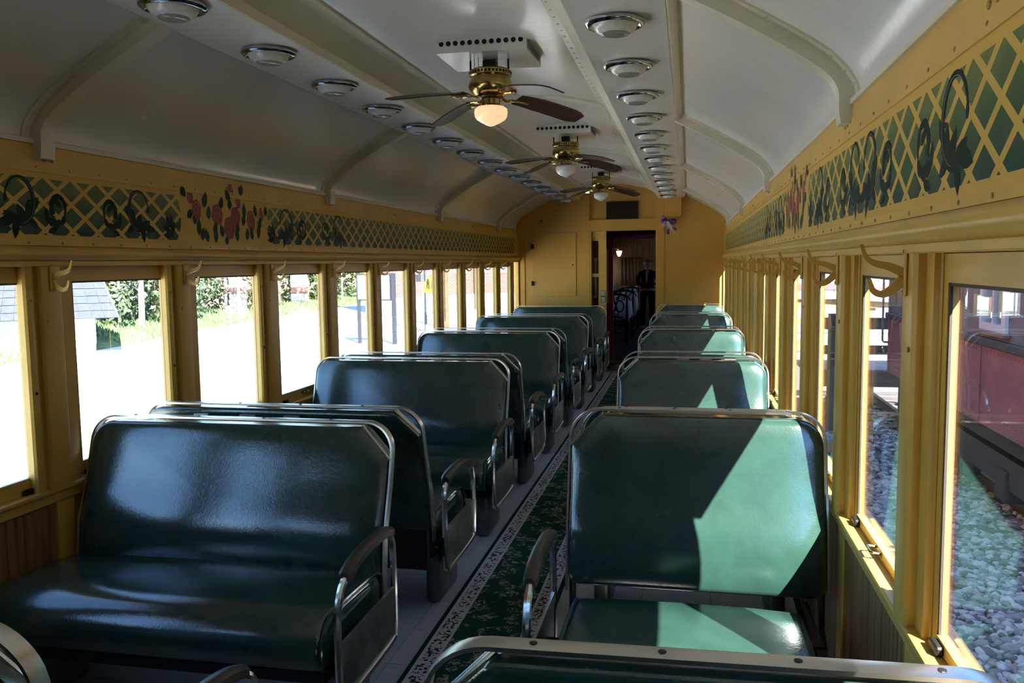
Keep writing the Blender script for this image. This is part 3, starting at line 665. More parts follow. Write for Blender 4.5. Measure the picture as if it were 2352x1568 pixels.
# ------------------------------------------------------------------ fans and vent boxes
def vent(y_, label):
    t = thing('vent_box', label, 'vent', (0, y_, 2.475), 'ceiling vent boxes above the fans')
    mb = MB(); mb.prism([(-0.212, 2.475), (0.212, 2.475), (0.212, 2.523), (0.0, 2.560), (-0.212, 2.523)], 'Y', y_-0.19, y_+0.19)
    mb.obj('casing', cream, t)
    for i in range(12):
        MB().lathe([(0.0, -0.0012), (0.0115, -0.0012), (0.0115, 0)], (-0.186+i*0.0338, y_-0.19, 2.517), 14, 'Y').obj('vent_hole', hole, t)
    mb = MB()
    for i in range(16): mb.box(0.2115, 0.2126, y_-0.16+i*0.02, y_-0.152+i*0.02, 2.488, 2.520)
    mb.obj('side_slots', hole, t)
    return t
def fan(y_, lit, label):
    t = thing('ceiling_fan', label, 'fan', (0, y_, 2.475), 'ceiling fans under the vent boxes')
    c = (0, y_, 0)
    MB().bev(-0.032, 0.032, y_-0.03, y_+0.03, 2.425, 2.4745, 0.004, 1).obj('mount', dark_metal, t)
    for dx in (-0.092, 0.092): 
        MB().tube([(dx, y_-0.02, 2.40), (dx, y_-0.02, 2.4745)], 0.005, 6).obj('hanger_rod', dark_metal, t)
    MB().tube([(-0.065, y_-0.055, 2.40), (-0.065, y_-0.055, 2.4745)], 0.0025, 6).obj('pull_cord', cream2, t)
    MB().tube([(-0.040, y_-0.075, 2.39), (-0.040, y_-0.075, 2.4745)], 0.0025, 6).obj('pull_cord', cream2, t)
    hs = MB().lathe([(0.0, 2.432), (0.09, 2.432), (0.102, 2.424), (0.102, 2.402), (0.094, 2.396), (0.100, 2.380), (0.106, 2.362), (0.104, 2.345), (0.090, 2.326), (0.070, 2.314), (0.0, 2.312)], c, 32).obj('motor_housing', brass, t, True)
    mb = MB()
    for k in range(36):
        a = 2*PI*k/36; mb.box(-0.004, 0.004, -0.0008, 0.0008, -0.006, 0.006)
        st = len(mb.v)-8; ca, sa = math.cos(a), math.sin(a)
        mb.xf(lambda x_, yy, zz: (0.1022*ca-x_*sa, y_+0.1022*sa+x_*ca, 2.413+zz), st)
    o = mb.obj('vent_slots', hole, hs)
    MB().lathe([(0.0, 2.318), (0.062, 2.318), (0.064, 2.306), (0.05, 2.300), (0.0, 2.300)], c, 24).obj('flywheel', black_p, t, True)
    MB().lathe([(0.040, 2.302), (0.046, 2.295), (0.044, 2.270), (0.058, 2.262), (0.060, 2.252), (0.05, 2.246), (0.0, 2.246)], c, 24).obj('light_fitter', brass, t, True)
    g_ = MB().lathe([(0.047, 2.262), (0.066, 2.258), (0.078, 2.248), (0.080, 2.232), (0.077, 2.212), (0.068, 2.199), (0.045, 2.185), (0.018, 2.172), (0.0, 2.167)], c, 32).obj('globe', opal_lit if lit else opal, t, True)
    if lit: g_['label'] = 'glowing warm opal globe'
    for q in range(3):
        a = q*2.1+0.4; MB().tube([(0.058*math.cos(a), y_+0.058*math.sin(a), 2.258), (0.072*math.cos(a), y_+0.072*math.sin(a), 2.262)], 0.004, 6).obj('set_screw', brass, t)
    for q in range(4):
        a = math.radians(45+90*q); ca, sa = math.cos(a), math.sin(a)
        def T(x_, yy, zz): return (x_*ca-yy*sa, y_+x_*sa+yy*ca, zz)
        mb = MB(); top = []; bot = []
        rr_ = [0.150+0.385*i/12 for i in range(13)]
        for i, r in enumerate(rr_):
            t_ = i/12; hw = 0.047+0.014*min(1, t_*3)
            if t_ > 0.9: hw *= 0.90
            if i == 12: hw *= 0.70
            z_ = 2.306-0.060*t_**1.35
            tl = 0.20
            top.append((r, hw, z_)); 
        rs = []
        for r, hw, z_ in top:
            rs.append([T(r, -hw, z_+hw*0.22+0.003), T(r, 0, z_+0.003), T(r, hw, z_-hw*0.22+0.003), T(r, hw, z_-hw*0.22-0.003), T(r, 0, z_-0.003), T(r, -hw, z_+hw*0.22-0.003)])
        mb.rings(rs); b_ = mb.obj('blade', blade_m, t, 30)
        mb = MB()
        mb.tube([T(0.055, 0, 2.308), T(0.09, 0.004, 2.296), T(0.12, 0.0, 2.300), T(0.155, 0, 2.302)], [0.008, 0.007, 0.006, 0.005], 8)
        for sg in (-1, 1):
            mb.tube([T(0.11, 0, 2.300), T(0.14, sg*0.022, 2.298+sg*0.004), T(0.175, sg*0.030, 2.299+sg*0.006), T(0.205, sg*0.016, 2.296+sg*0.003)], 0.0055, 6)
        mb.tube([T(0.15, 0, 2.300), T(0.215, 0, 2.292)], 0.006, 6)
        mb.obj('blade_iron', brass, b_, True)
    return t
for i, y_ in enumerate((4.035, 6.585, 9.28)):
    vent(y_, 'cream vent box with a row of round holes, %s along the ceiling' % ORD[i])
    fan(y_, i == 0, ('brass ceiling fan with walnut blades and a glowing globe, nearest the camera', 'brass ceiling fan with unlit white globe, second of three along the ceiling', 'brass ceiling fan with unlit white globe, farthest, before the dark screen')[i])

# ------------------------------------------------------------------ seats
def back_outline(w, wall_r=0.085, cham=0.105):
    z0, z1 = 0.355, 0.915
    p = [(0.014, z0+0.012), (0.008, z0+0.03), (0.008, z1-cham), (0.008+cham*0.06, z1-cham*0.9), (cham*0.93, z1-cham*0.10), (cham*1.08, z1)]
    p += [(w-0.008-wall_r+q[0], z1-wall_r+q[1]) for q in [(wall_r*math.cos(math.radians(a)), wall_r*math.sin(math.radians(a))) for a in range(90, -1, -15)]]
    p += [(w-0.008, z0+0.03), (w-0.016, z0+0.008), (w-0.04, z0), (0.04, z0)]
    # subdivide long runs
    out_ = []
    for i, a in enumerate(p):
        b2 = p[(i+1) % len(p)]; L = math.hypot(b2[0]-a[0], b2[1]-a[1]); k = max(1, int(L/0.07))
        out_ += [(a[0]+(b2[0]-a[0])*j/k, a[1]+(b2[1]-a[1])*j/k) for j in range(k)]
    return out_
def make_seat(kind, side, face, w, dz, label, group, x_aisle, yc, lean=0.25, lift=0.0, cfw=0.0):
    """local: x from the aisle end to the wall end, y forward of the sitter, z up"""
    def W(x_, y_, z_): return (x_aisle+side*x_, yc+face*y_, z_+dz)
    def lean_y(z_): return -0.275-(z_-0.45)*lean + 0.025*math.exp(-((z_-0.55)/0.12)**2)
    t = thing(kind, label, 'seat', (x_aisle+side*w/2, yc, 0), group)
    ol = back_outline(w); cx_, cz = w/2, 0.63
    mb = MB(); rs = []
    for sc2, dp in ((1.0, -0.040), (1.0, 0.010), (0.996, 0.018), (0.985, 0.026), (0.962, 0.033), (0.92, 0.038), (0.80, 0.043), (0.60, 0.047), (0.35, 0.050), (0.12, 0.051)):
        ring = []
        for a, b2 in ol:
            px, pz = cx_+(a-cx_)*sc2, cz+(b2-cz)*sc2+lift
            ring.append(W(px, lean_y(pz)+dp-0.010, pz))
        rs.append(ring)
    rs2 = []
    for sc2, dp in ((0.12, -0.050), (0.6, -0.050), (0.92, -0.048), (0.985, -0.045)):
        rs2.append([W(cx_+(a-cx_)*sc2, lean_y(cz+(b2-cz)*sc2+lift)+dp-0.010, cz+(b2-cz)*sc2+lift) for a, b2 in ol])
    mb.rings(rs2+rs); mb.obj('backrest', vinyl, t, 50)
    # chrome band round the rim
    r1, r2 = 0.105, 0.093; z1 = 0.932+lift
    path = [(0.0, 0.33+lift), (0.0, 0.55+lift), (0.0, 0.72+lift)]+[(r1-r1*math.cos(math.radians(a)), z1-r1+r1*math.sin(math.radians(a))) for a in range(0, 91, 10)]
    path += [(w-r2+r2*math.sin(math.radians(a)), z1-r2+r2*math.cos(math.radians(a))) for a in range(0, 91, 10)]+[(w, 0.72+lift), (w, 0.55+lift), (w, 0.33+lift)]
    mb = MB(); rs = []
    for i, (a, b2) in enumerate(path):
        q0 = path[max(0, i-1)]; q1 = path[min(len(path)-1, i+1)]; dx, dz_ = q1[0]-q0[0], q1[1]-q0[1]; L = math.hypot(dx, dz_)
        nx, nz_ = -dz_/L*0.0035, dx/L*0.0035
        yl = lean_y(b2)-0.018
        rs.append([W(a+nx, yl-0.019, b2+nz_), W(a+nx*1.6, yl, b2+nz_*1.6), W(a+nx, yl+0.019, b2+nz_), W(a-nx, yl+0.019, b2-nz_), W(a-nx, yl-0.019, b2-nz_)])
    mb.rings(rs); bd = mb.obj('chrome_band', satin, t, 30)
    for q in (0.20, 0.42, 0.64, 0.86):
        xx = w*q
        c = W(xx, lean_y(z1)-0.018, z1+0.0042); MB().lathe([(0, 0.0025), (0.006, 0.002), (0.008, -0.002)], c, 10).obj('band_screw', dark_metal, bd)
    # diagonal trim across the grab corner
    mb = MB()
    for off_ in (-0.016, 0.0):
        a = W(0.004, lean_y(0.80+lift)+off_, 0.803+lift); b2 = W(0.116, lean_y(0.92+lift)+off_, 0.921+lift); mb.tube([a, b2], 0.0075, 8)
    mb.obj('corner_trim', chrome, t, True)
    if face > 0:
        cl0 = None
        for q in (0.44, 0.60, 0.77):
            xx = w*q; a = W(xx-0.036, 0, 0); b2 = W(xx+0.036, 0, 0); yy = W(0, lean_y(0.888)-0.064, 0)[1]; zz = 0.888+lift+dz
            MB().bev(min(a[0], b2[0]), max(a[0], b2[0]), yy-0.006, yy+0.006, zz-0.006, zz+0.006, 0.003, 1).obj('back_clip', steel, t)
        a = W(0.01, -0.31, 0.23); b2 = W(w-0.01, -0.30, 0.42)
        MB().bev(min(a[0], b2[0]), max(a[0], b2[0]), min(a[1], b2[1])-0.008, max(a[1], b2[1])+0.006, 0.215+dz, 0.40+dz, 0.006, 1).obj('rear_panel', black_p, t)
    # cushion
    cw0, cw1 = (0.0, w-0.01) if side < 0 else (0.055, w-0.105)
    pr = [(-0.255, 0.30), (-0.262, 0.36), (-0.250, 0.415), (-0.20, 0.438), (-0.10, 0.445), (0.02, 0.450), (0.12, 0.452), (0.19, 0.446), (0.235, 0.425), (0.262, 0.385), (0.266, 0.34), (0.255, 0.30), (0.23, 0.285), (0.0, 0.28), (-0.22, 0.285)]
    mb = MB(); rs = []; L = cw1-cw0
    for f_, sc2, up_ in ((0, 0.80, -.012), (0.004, 0.92, -.006), (0.015, 0.985, -.002), (0.035, 1.0, 0.0), (0.2, 1.0, 0.006), (0.5, 1.0, 0.008), (0.8, 1.0, 0.006), (0.965, 1, 0), (0.985, 0.985, -.002), (0.996, 0.92, -.006), (1.0, 0.80, -.012)):
        rs.append([W(cw0+L*f_, cfw+(a)*sc2, 0.365+(b2-0.365)*sc2+(up_ if b2 > 0.4 else 0)) for a, b2 in pr])
    mb.rings(rs); cu = mb.obj('cushion', vinyl, t, 50)
    mb = MB()
    for f_ in (0.006,):
        mb.tube([W(cw0+f_, cfw+a*0.985, 0.365+(b2-0.365)*0.985) for a, b2 in pr], 0.006, 6, True)
    mb.obj('piping', vinyl, cu, True)
    # frame, pedestal
    a = W(0.02, -0.24, 0); b2 = W(w-0.02, 0.24, 0)
    fm = MB(); fm.box(a[0], b2[0], W(0, 0.17, 0)[1], W(0, 0.21, 0)[1], 0.235+dz, 0.284+dz); fm.box(a[0], b2[0], W(0, -0.21, 0)[1], W(0, -0.17, 0)[1], 0.235+dz, 0.284+dz)
    for xx in (0.03, w*0.5, w-0.05): 
        p0 = W(xx, -0.17, 0); p1 = W(xx+0.03, 0.17, 0); fm.box(p0[0], p1[0], p0[1], p1[1], 0.24+dz, 0.28+dz)
    fm.obj('seat_frame', dark_metal, t)
    for xx in ((0.012, 0.082), (w-0.12, w-0.05)):
        p0 = W(xx[0], -0.15, 0); p1 = W(xx[1], 0.15, 0)
        MB().bev(min(p0[0], p1[0]), max(p0[0], p1[0]), min(p0[1], p1[1]), max(p0[1], p1[1]), 0.0005, 0.236+dz, 0.022, 3).obj('pedestal', ped_m, t, True)
    for xx in (0.02, w-0.02):
        MB().tube([W(xx, -0.20, 0.26), W(xx, -0.27, 0.30), W(xx, lean_y(0.40)-0.02, 0.42+lift)], 0.012, 8).obj('back_bracket', dark_metal, t, True)
    # arm loop on the aisle
    ax = -0.043
    lp_ = [(0.215, 0.190), (0.235, 0.215), (0.243, 0.30), (0.243, 0.42), (0.236, 0.49), (0.205, 0.545), (0.14, 0.575), (0.04, 0.592), (-0.08, 0.593), (-0.17, 0.585), (-0.215, 0.572), (-0.240, 0.535), (-0.246, 0.46), (-0.246, 0.30), (-0.240, 0.215), (-0.220, 0.190), (-0.10, 0.184), (0.10, 0.184)]
    PP = sm(lp_+[lp_[0]], 3)[:-1]
    ar = MB().tube([W(ax, a, b2) for a, b2 in PP], 0.0125, 8, True).obj('arm_frame', chrome, t, True)
    mb = MB(); rs = []
    pad = sm([(0.185, 0.566), (0.12, 0.588), (0.03, 0.602), (-0.08, 0.604), (-0.17, 0.598), (-0.225, 0.582)], 3)
    for i, (a, b2) in enumerate(pad):
        hw = 0.022*(0.7 if i in (0, len(pad)-1) else 1); hh = 0.017
        rs.append([W(ax-hw, a, b2-hh*0.7), W(ax-hw, a, b2+hh*0.5), W(ax-hw*0.5, a, b2+hh), W(ax+hw*0.5, a, b2+hh), W(ax+hw, a, b2+hh*0.5), W(ax+hw, a, b2-hh*0.7)])
    mb.rings(rs); mb.obj('arm_pad', bakelite, ar, 40)
    mb = MB(); q = [(0.236, 0.37), (0.236, 0.225), (0.213, 0.194), (-0.215, 0.194), (-0.240, 0.22), (-0.240, 0.37)]
    mb.prism([(W(0, a, 0)[1], b2+dz) for a, b2 in q], 'X', W(ax-0.004, 0, 0)[0], W(ax+0.004, 0, 0)[0])
    mb.obj('side_panel', perf, ar)
    a0 = W(ax-0.006, 0.238, 0); a1 = W(ax+0.006, -0.242, 0)
    MB().box(a0[0], a1[0], a0[1], a1[1], 0.366+dz, 0.376+dz).obj('panel_edge', steel, ar)
    for yy in (0.10, -0.12):
        MB().tube([W(ax, yy, 0.26), W(0.06, yy, 0.26)], 0.012, 8).obj('arm_bolt', dark_metal, ar)
    return t
FY = [2.52+2.07*k for k in range(5)]; AY = [1.555]+[3.66+2.07*k for k in range(0, 4)]
pos = ['nearest', 'second', 'third', 'fourth', 'farthest']
seatL = seatR = None
for i, y_ in enumerate(FY):
    lab = 'wide green vinyl bench facing the camera left of the aisle, %s of five' % pos[i]
    if i == 0: lF = make_seat('coach_seat', -1, -1, 1.25, 0, lab, 'wide benches left of the aisle', -0.130, y_); b0 = lF.location.copy()
    else: dup(lF, (b0.x, b0.y+2.07*i, 0), lab)
    lab = 'narrow green vinyl seat facing the camera on the right in sunlight, %s of five' % pos[i]
    if i == 0: make_seat('coach_seat', 1, -1, 0.85, 0.02, lab, 'narrow seats right of the aisle', 0.530, y_, lean=0.22, lift=0.05, cfw=0.15)
    elif i == 1: rF = make_seat('coach_seat', 1, -1, 0.85, 0.02, lab, 'narrow seats right of the aisle', 0.530, y_); b1 = rF.location.copy()
    else: dup(rF, (b1.x, b1.y+2.07*(i-1), 0), lab)
dup(lF, (b0.x, b0.y-2.07, 0), 'unseen wide green bench beside the camera, added to absorb stray light')  # unseen, added to soak up sun falling on the rear floor
dup(rF, (b1.x, b1.y-4.14, 0), 'unseen narrow green seat by the camera, added to absorb stray light')  # unseen too, added for the same light absorption
posA = ['cut off at the near frame edge', 'right behind the nearest facing bench', 'second from the camera', 'third from the camera', 'last before the far bulkhead']
for i, y_ in enumerate(AY):
    lab = 'wide left bench turned away, chrome-banded back, %s' % ['cropped at the bottom left corner', 'close behind the nearest facing bench', 'third along the aisle', 'fourth along the aisle', 'fifth along the aisle'][i]
    if i == 0: lA = make_seat('coach_seat', -1, 1, 1.25, 0, lab, 'wide benches left of the aisle', -0.130, y_); b2_ = lA.location.copy()
    else: dup(lA, (b2_.x, y_, 0), lab)
    lab = 'narrow seat turned away on the right with chrome-topped back, %s' % ['cropped along the bottom edge', 'close behind the nearest facing seat', 'third along the window', 'fourth along the window', 'fifth along the window'][i]
    if i == 0: rA = make_seat('coach_seat', 1, 1, 0.85, 0.02, lab, 'narrow seats right of the aisle', 0.530, y_+0.045); b3 = rA.location.copy()
    else: dup(rA, (b3.x, y_, 0), lab)
rA.rotation_euler.z = 0.030
#@@EXT
# ------------------------------------------------------------------ next coach beyond the far door
dark_wall = mat('dining_wall', (0.075, 0.030, 0.020), 0.6)
tan_wall = wood('dining_tan_curtain', (0.42, 0.24, 0.10), (0.26, 0.14, 0.06), 'Z', 4, 0.7)
dcarpet = mat('dining_carpet', (0.050, 0.047, 0.062), 0.9, var=0.3, vscale=20)
cloth = mat('white_table_cloth', (0.72, 0.72, 0.76), 0.8)
bellow = mat('vestibule_black', (0.008, 0.008, 0.008), 0.9)
struct('floor_dining', MB().box(-1.45, 1.45, 12.62, 27, -0.1, 0.0), dcarpet)
vf = struct('floor_vestibule', MB().box(-1.0, 1.1, 11.68, 12.60, -0.1, 0.02), mat('vestibule_plate', (0.06, 0.06, 0.075), 0.5))
MB().box(-0.40, 0.62, 11.605, 11.66, -0.003, 0.012).obj('threshold', steel, vf)
MB().box(-0.60, 0.9, 12.50, 12.56, 0.021, 0.045).obj('yellow_step_edge', mat('safety_yellow', (0.60, 0.40, 0.04), 0.5), vf)
mb = MB(); mb.box(-1.0, -0.62, 11.68, 12.58, -0.1, 2.45); mb.box(0.80, 1.1, 11.68, 12.58, -0.1, 2.45); mb.box(-1.0, 1.1, 11.68, 12.58, 2.15, 2.45)
struct('wall_vestibule', mb, bellow)
mb = MB(); mb.box(-1.45, -0.30, 12.60, 12.66, -0.1, 2.5); mb.box(0.60, 1.45, 12.60, 12.66, -0.1, 2.5); mb.box(-0.30, 0.60, 12.60, 12.66, 1.86, 2.5)
wd = struct('wall_dining_near', mb, maroon)
MB().box(-0.32, -0.165, 12.575, 12.665, 0.0, 1.86).obj('door_post', maroon, wd)
MB().box(-0.32, 0.60, 12.575, 12.60, 1.845, 1.885).obj('door_lintel', maroon, wd)
MB().box(0.50, 0.60, 12.575, 12.665, 0.0, 1.86).obj('door_post', maroon, wd)
MB().box(-0.6, 0.79, 12.55, 12.5745, 1.905, 2.14).obj('bellows_head', bellow, wd)
rv = MB()
for i in range(12): rv.lathe([(0, -0.005), (0.008, -0.003), (0.010, 0)], (-0.20+i*0.065, 12.575, 1.865), 8, 'Y')
for i in range(22): rv.lathe([(0, -0.004), (0.006, -0.003), (0.008, 0)], (-0.185, 12.575, 0.2+i*0.072), 8, 'Y')
o = rv.obj('rivets', mat('rivet_maroon', (0.25, 0.04, 0.06), 0.3), wd); o['kind'] = 'stuff'
gold = mat('yellow_rail_paint', (0.75, 0.55, 0.10), 0.3)
def rail(x_, y_, z0, z1, label):
    t = thing('grab_rail', label, 'handrail', (x_, y_, z0), 'grab rails at the vestibule door')
    MB().tube([(x_, y_, z0), (x_, y_, z1)], 0.014, 10).obj('bar', gold, t, True)
    for z_ in (z0, z1):
        MB().lathe([(0, -0.03), (0.022, -0.018), (0.026, 0), (0.022, 0.018), (0, 0.03)], (x_, y_, z_), 12).obj('end_knob', gold, t, True)
        MB().tube([(x_, y_, z_), (x_, 12.60 if y_ > 12.4 else 12.58, z_)], 0.012, 8).obj('bracket', gold, t, True)
rail(-0.238, 12.50, 0.93, 1.664, 'tall yellow grab rail beside the maroon door frame')
rail(-0.400, 12.40, 1.012, 1.545, 'short yellow grab rail seen through the sliding door windows')
mb = MB()
for s in (-1, 1):
    mb.box(s*1.40, s*1.45, 12.66, 27, -0.1, 0.80); mb.box(s*1.40, s*1.45, 12.66, 27, 1.50, 2.5)
    for k in range(12): mb.box(s*1.40, s*1.45, 12.66+k*1.25, 12.66+k*1.25+(1.05 if k % 3 else 1.25), 0.80, 1.50)
mb.box(-1.45, 1.45, 27, 27.1, -0.1, 2.5)
struct('wall_dining', mb, dark_wall)
struct('ceiling_dining', MB().prism([(-1.45, 2.0), (-1.2, 2.2), (0, 2.45), (1.2, 2.2), (1.45, 2.0), (1.45, 2.55), (-1.45, 2.55)], 'Y', 12.66, 27.1), mat('dining_ceiling', (0.30, 0.25, 0.2), 0.5))
pt = struct('wall_partition', MB().box(-1.40, 0.05, 24.0, 24.08, 0, 2.35), tan_wall)
cu = MB(); rs = []
for i in range(29):
    x_ = -0.92+i*0.02; rs.append([(x_, 23.95-0.02*math.cos(i*1.3), 0.84), (x_, 23.95-0.012*math.cos(i*1.3), 1.62)])
cu.rings(rs, False, False); o = cu.obj('drape', tan_wall, pt, True); sl = o.modifiers.new('thickness', 'SOLIDIFY'); sl.thickness = 0.006
MB().prism([(-1.38, 2.05), (-1.1, 2.25), (-0.55, 2.33), (-0.55, 2.40), (-1.1, 2.34), (-1.38, 2.14)], 'Y', 19.0, 19.1).obj('ceiling_rib', cream2, pt)
t = thing('wall_lamp', 'small glowing glass lamp high on the dining car wall', 'lamp', (-0.664, 19.95, 1.70))
MB().lathe([(0.018, -0.07), (0.035, -0.055), (0.055, 0.0), (0.068, 0.055), (0.04, 0.06), (0.0, 0.06)], (-0.664, 20.0, 1.70), 16).obj('shade', mat('lamp_glow', (1, .85, .6), .4, emit=(1.0, 0.72, 0.36), estr=3.0), t, True)
MB().tube([(-0.664, 20.0, 1.76), (-0.67, 20.0, 1.80), (-0.85, 20.0, 1.81), (-1.40, 20.0, 1.80)], 0.012, 8).obj('bracket', brass, t, True)

def dining_chair(x_, y_, rot, label, src=None):
    if src is not None:
        r = dup(src, (x_, y_, 0), label); r.rotation_euler.z = rot; return r
    t = thing('dining_chair', label, 'chair', (x_, y_, 0), 'dark chairs in the next coach')
    P = lambda a, b2, c: (x_+a, y_+b2, c)
    sm_ = MB(); sm_.bev(x_-0.22, x_+0.22, y_-0.20, y_+0.22, 0.42, 0.47, 0.015, 2); sm_.obj('seat', mat('chair_seat_brown', (0.10, 0.05, 0.035), 0.6), t)
    for a, b2 in ((-0.19, 0.19), (0.19, 0.19)): MB().tube([P(a, b2, 0), P(a, b2, 0.43)], [0.014, 0.020], 8).obj('leg', chair_m, t, True)
    for a in (-0.19, 0.19): MB().tube([P(a, -0.22, 0), P(a, -0.19, 0.44), P(a, -0.21, 0.66), P(a*1.05, -0.25, 0.90)], [0.015, 0.020, 0.018, 0.016], 8).obj('leg', chair_m, t, True)
    MB().tube([P(-0.215, -0.25, 0.89), P(-0.1, -0.255, 0.925), P(0, -0.255, 0.935), P(0.1, -0.255, 0.925), P(0.215, -0.25, 0.89)], 0.022, 8).obj('crest_rail', chair_m, t, True)
    mb = MB()
    for sg in (-1, 1):
        mb.tube([P(sg*0.065+0.075*math.cos(q*PI/8), -0.235, 0.715+0.10*math.sin(q*PI/8)) for q in range(16)], 0.013, 6, True)
        mb.tube([P(sg*0.02, -0.21, 0.47), P(-sg*0.05, -0.225, 0.60), P(sg*0.04, -0.245, 0.82), P(sg*0.06, -0.25, 0.91)], 0.013, 6)
    mb.obj('splat', chair_m, t, True)
    for z_ in (0.16,):
        MB().tube([P(-0.19, -0.21, z_+0.08), P(0.19, -0.21, z_+0.08)], 0.011, 6).obj('stretcher', chair_m, t); MB().tube([P(-0.19, -0.2, z_), P(-0.19, 0.19, z_)], 0.011, 6).obj('stretcher', chair_m, t); MB().tube([P(0.19, -0.2, z_), P(0.19, 0.19, z_)], 0.011, 6).obj('stretcher', chair_m, t)
    return t
ch = dining_chair(-0.34, 15.45, 0, 'dark chair with looped splat nearest the dining car door')
for i, (x_, y_, r_) in enumerate(((-0.35, 17.35, 0), (-0.36, 16.95, PI), (-0.36, 18.95, PI), (-0.36, 19.5, 0), (-0.95, 15.45, 0))):
    dining_chair(x_, y_, r_, ('dark chair at the second white dining table, back to the camera', 'dark chair beyond the first white dining table facing the camera', 'dark chair beyond the second white dining table facing the camera', 'dark chair at the third white dining table, back to the camera', 'dark chair close to the dining car side wall')[i], ch)
def dining_table(y_, lab):
    t = thing('dining_table', 'dark table under the white cloth, %s from the dining car door' % lab, 'table', (-0.72, y_, 0))
    MB().bev(-1.30, -0.16, y_-0.36, y_+0.36, 0.715, 0.75, 0.008, 1).obj('table_top', chair_m, t)
    for a in (-1.24, -0.22):
        for b2 in (-0.3, 0.3): MB().tube([(a, y_+b2, 0), (a, y_+b2, 0.715)], [0.02, 0.026], 8).obj('leg', chair_m, t, True)
    mb = MB(); rs = []
    base = []
    for (x0, y0, x1, y1) in ((-1.31, y_-0.37, -0.15, y_-0.37), (-0.15, y_-0.37, -0.15, y_+0.37), (-0.15, y_+0.37, -1.31, y_+0.37), (-1.31, y_+0.37, -1.31, y_-0.37)):
        for j in range(10): base.append((x0+(x1-x0)*j/10, y0+(y1-y0)*j/10, j))
    for zz, ex in ((0.752, 0.0), (0.70, 0.006), (0.60, 0.012), (0.50, 0.018)):
        ring = []
        for i, (a, b2, j) in enumerate(base):
            wv_ = ex*math.sin(i*1.7)+ex; cx_, cy_ = -0.73, y_; L = math.hypot(a-cx_, b2-cy_)
            dr = 0.10*max(0, 1-abs(j if j < 5 else 10-j)/1.5) if zz < 0.55 else 0
            ring.append((a+(a-cx_)/L*wv_, b2+(b2-cy_)/L*wv_, zz-dr))
        rs.append(ring)
    mb.rings(rs, True, False); mb.poly(rs[0])
    o = mb.obj('table_cloth', cloth, None, 40); tag(o, 'white cloth hanging over the dining table, %s from the coach door' % lab, 'tablecloth', 'white dining table cloths')
    sl = o.modifiers.new('thickness', 'SOLIDIFY'); sl.thickness = 0.003; sl.offset = 1
    for j, (a, b2) in enumerate(((-0.30, -0.2), (-0.30, 0.18), (-0.55, 0.0))):
        g_ = MB().lathe([(0.028, 0.0), (0.03, 0.004), (0.006, 0.012), (0.006, 0.07), (0.026, 0.09), (0.032, 0.13), (0.028, 0.165), (0.026, 0.165), (0.029, 0.13), (0.022, 0.093), (0.0, 0.085)], (a, y_+b2, 0.7556), 12).obj('stem_glass', opal, None, True)
        tag(g_, 'tiny stemmed glass %s the %s white dining table' % (('at the near aisle corner of', 'at the far aisle corner of', 'in the middle of')[j], lab), 'glass', 'stemmed glasses on the %s dining table' % lab)
for i, y_ in enumerate((16.2, 18.15, 20.3)): dining_table(y_, ('first', 'second', 'third')[i])

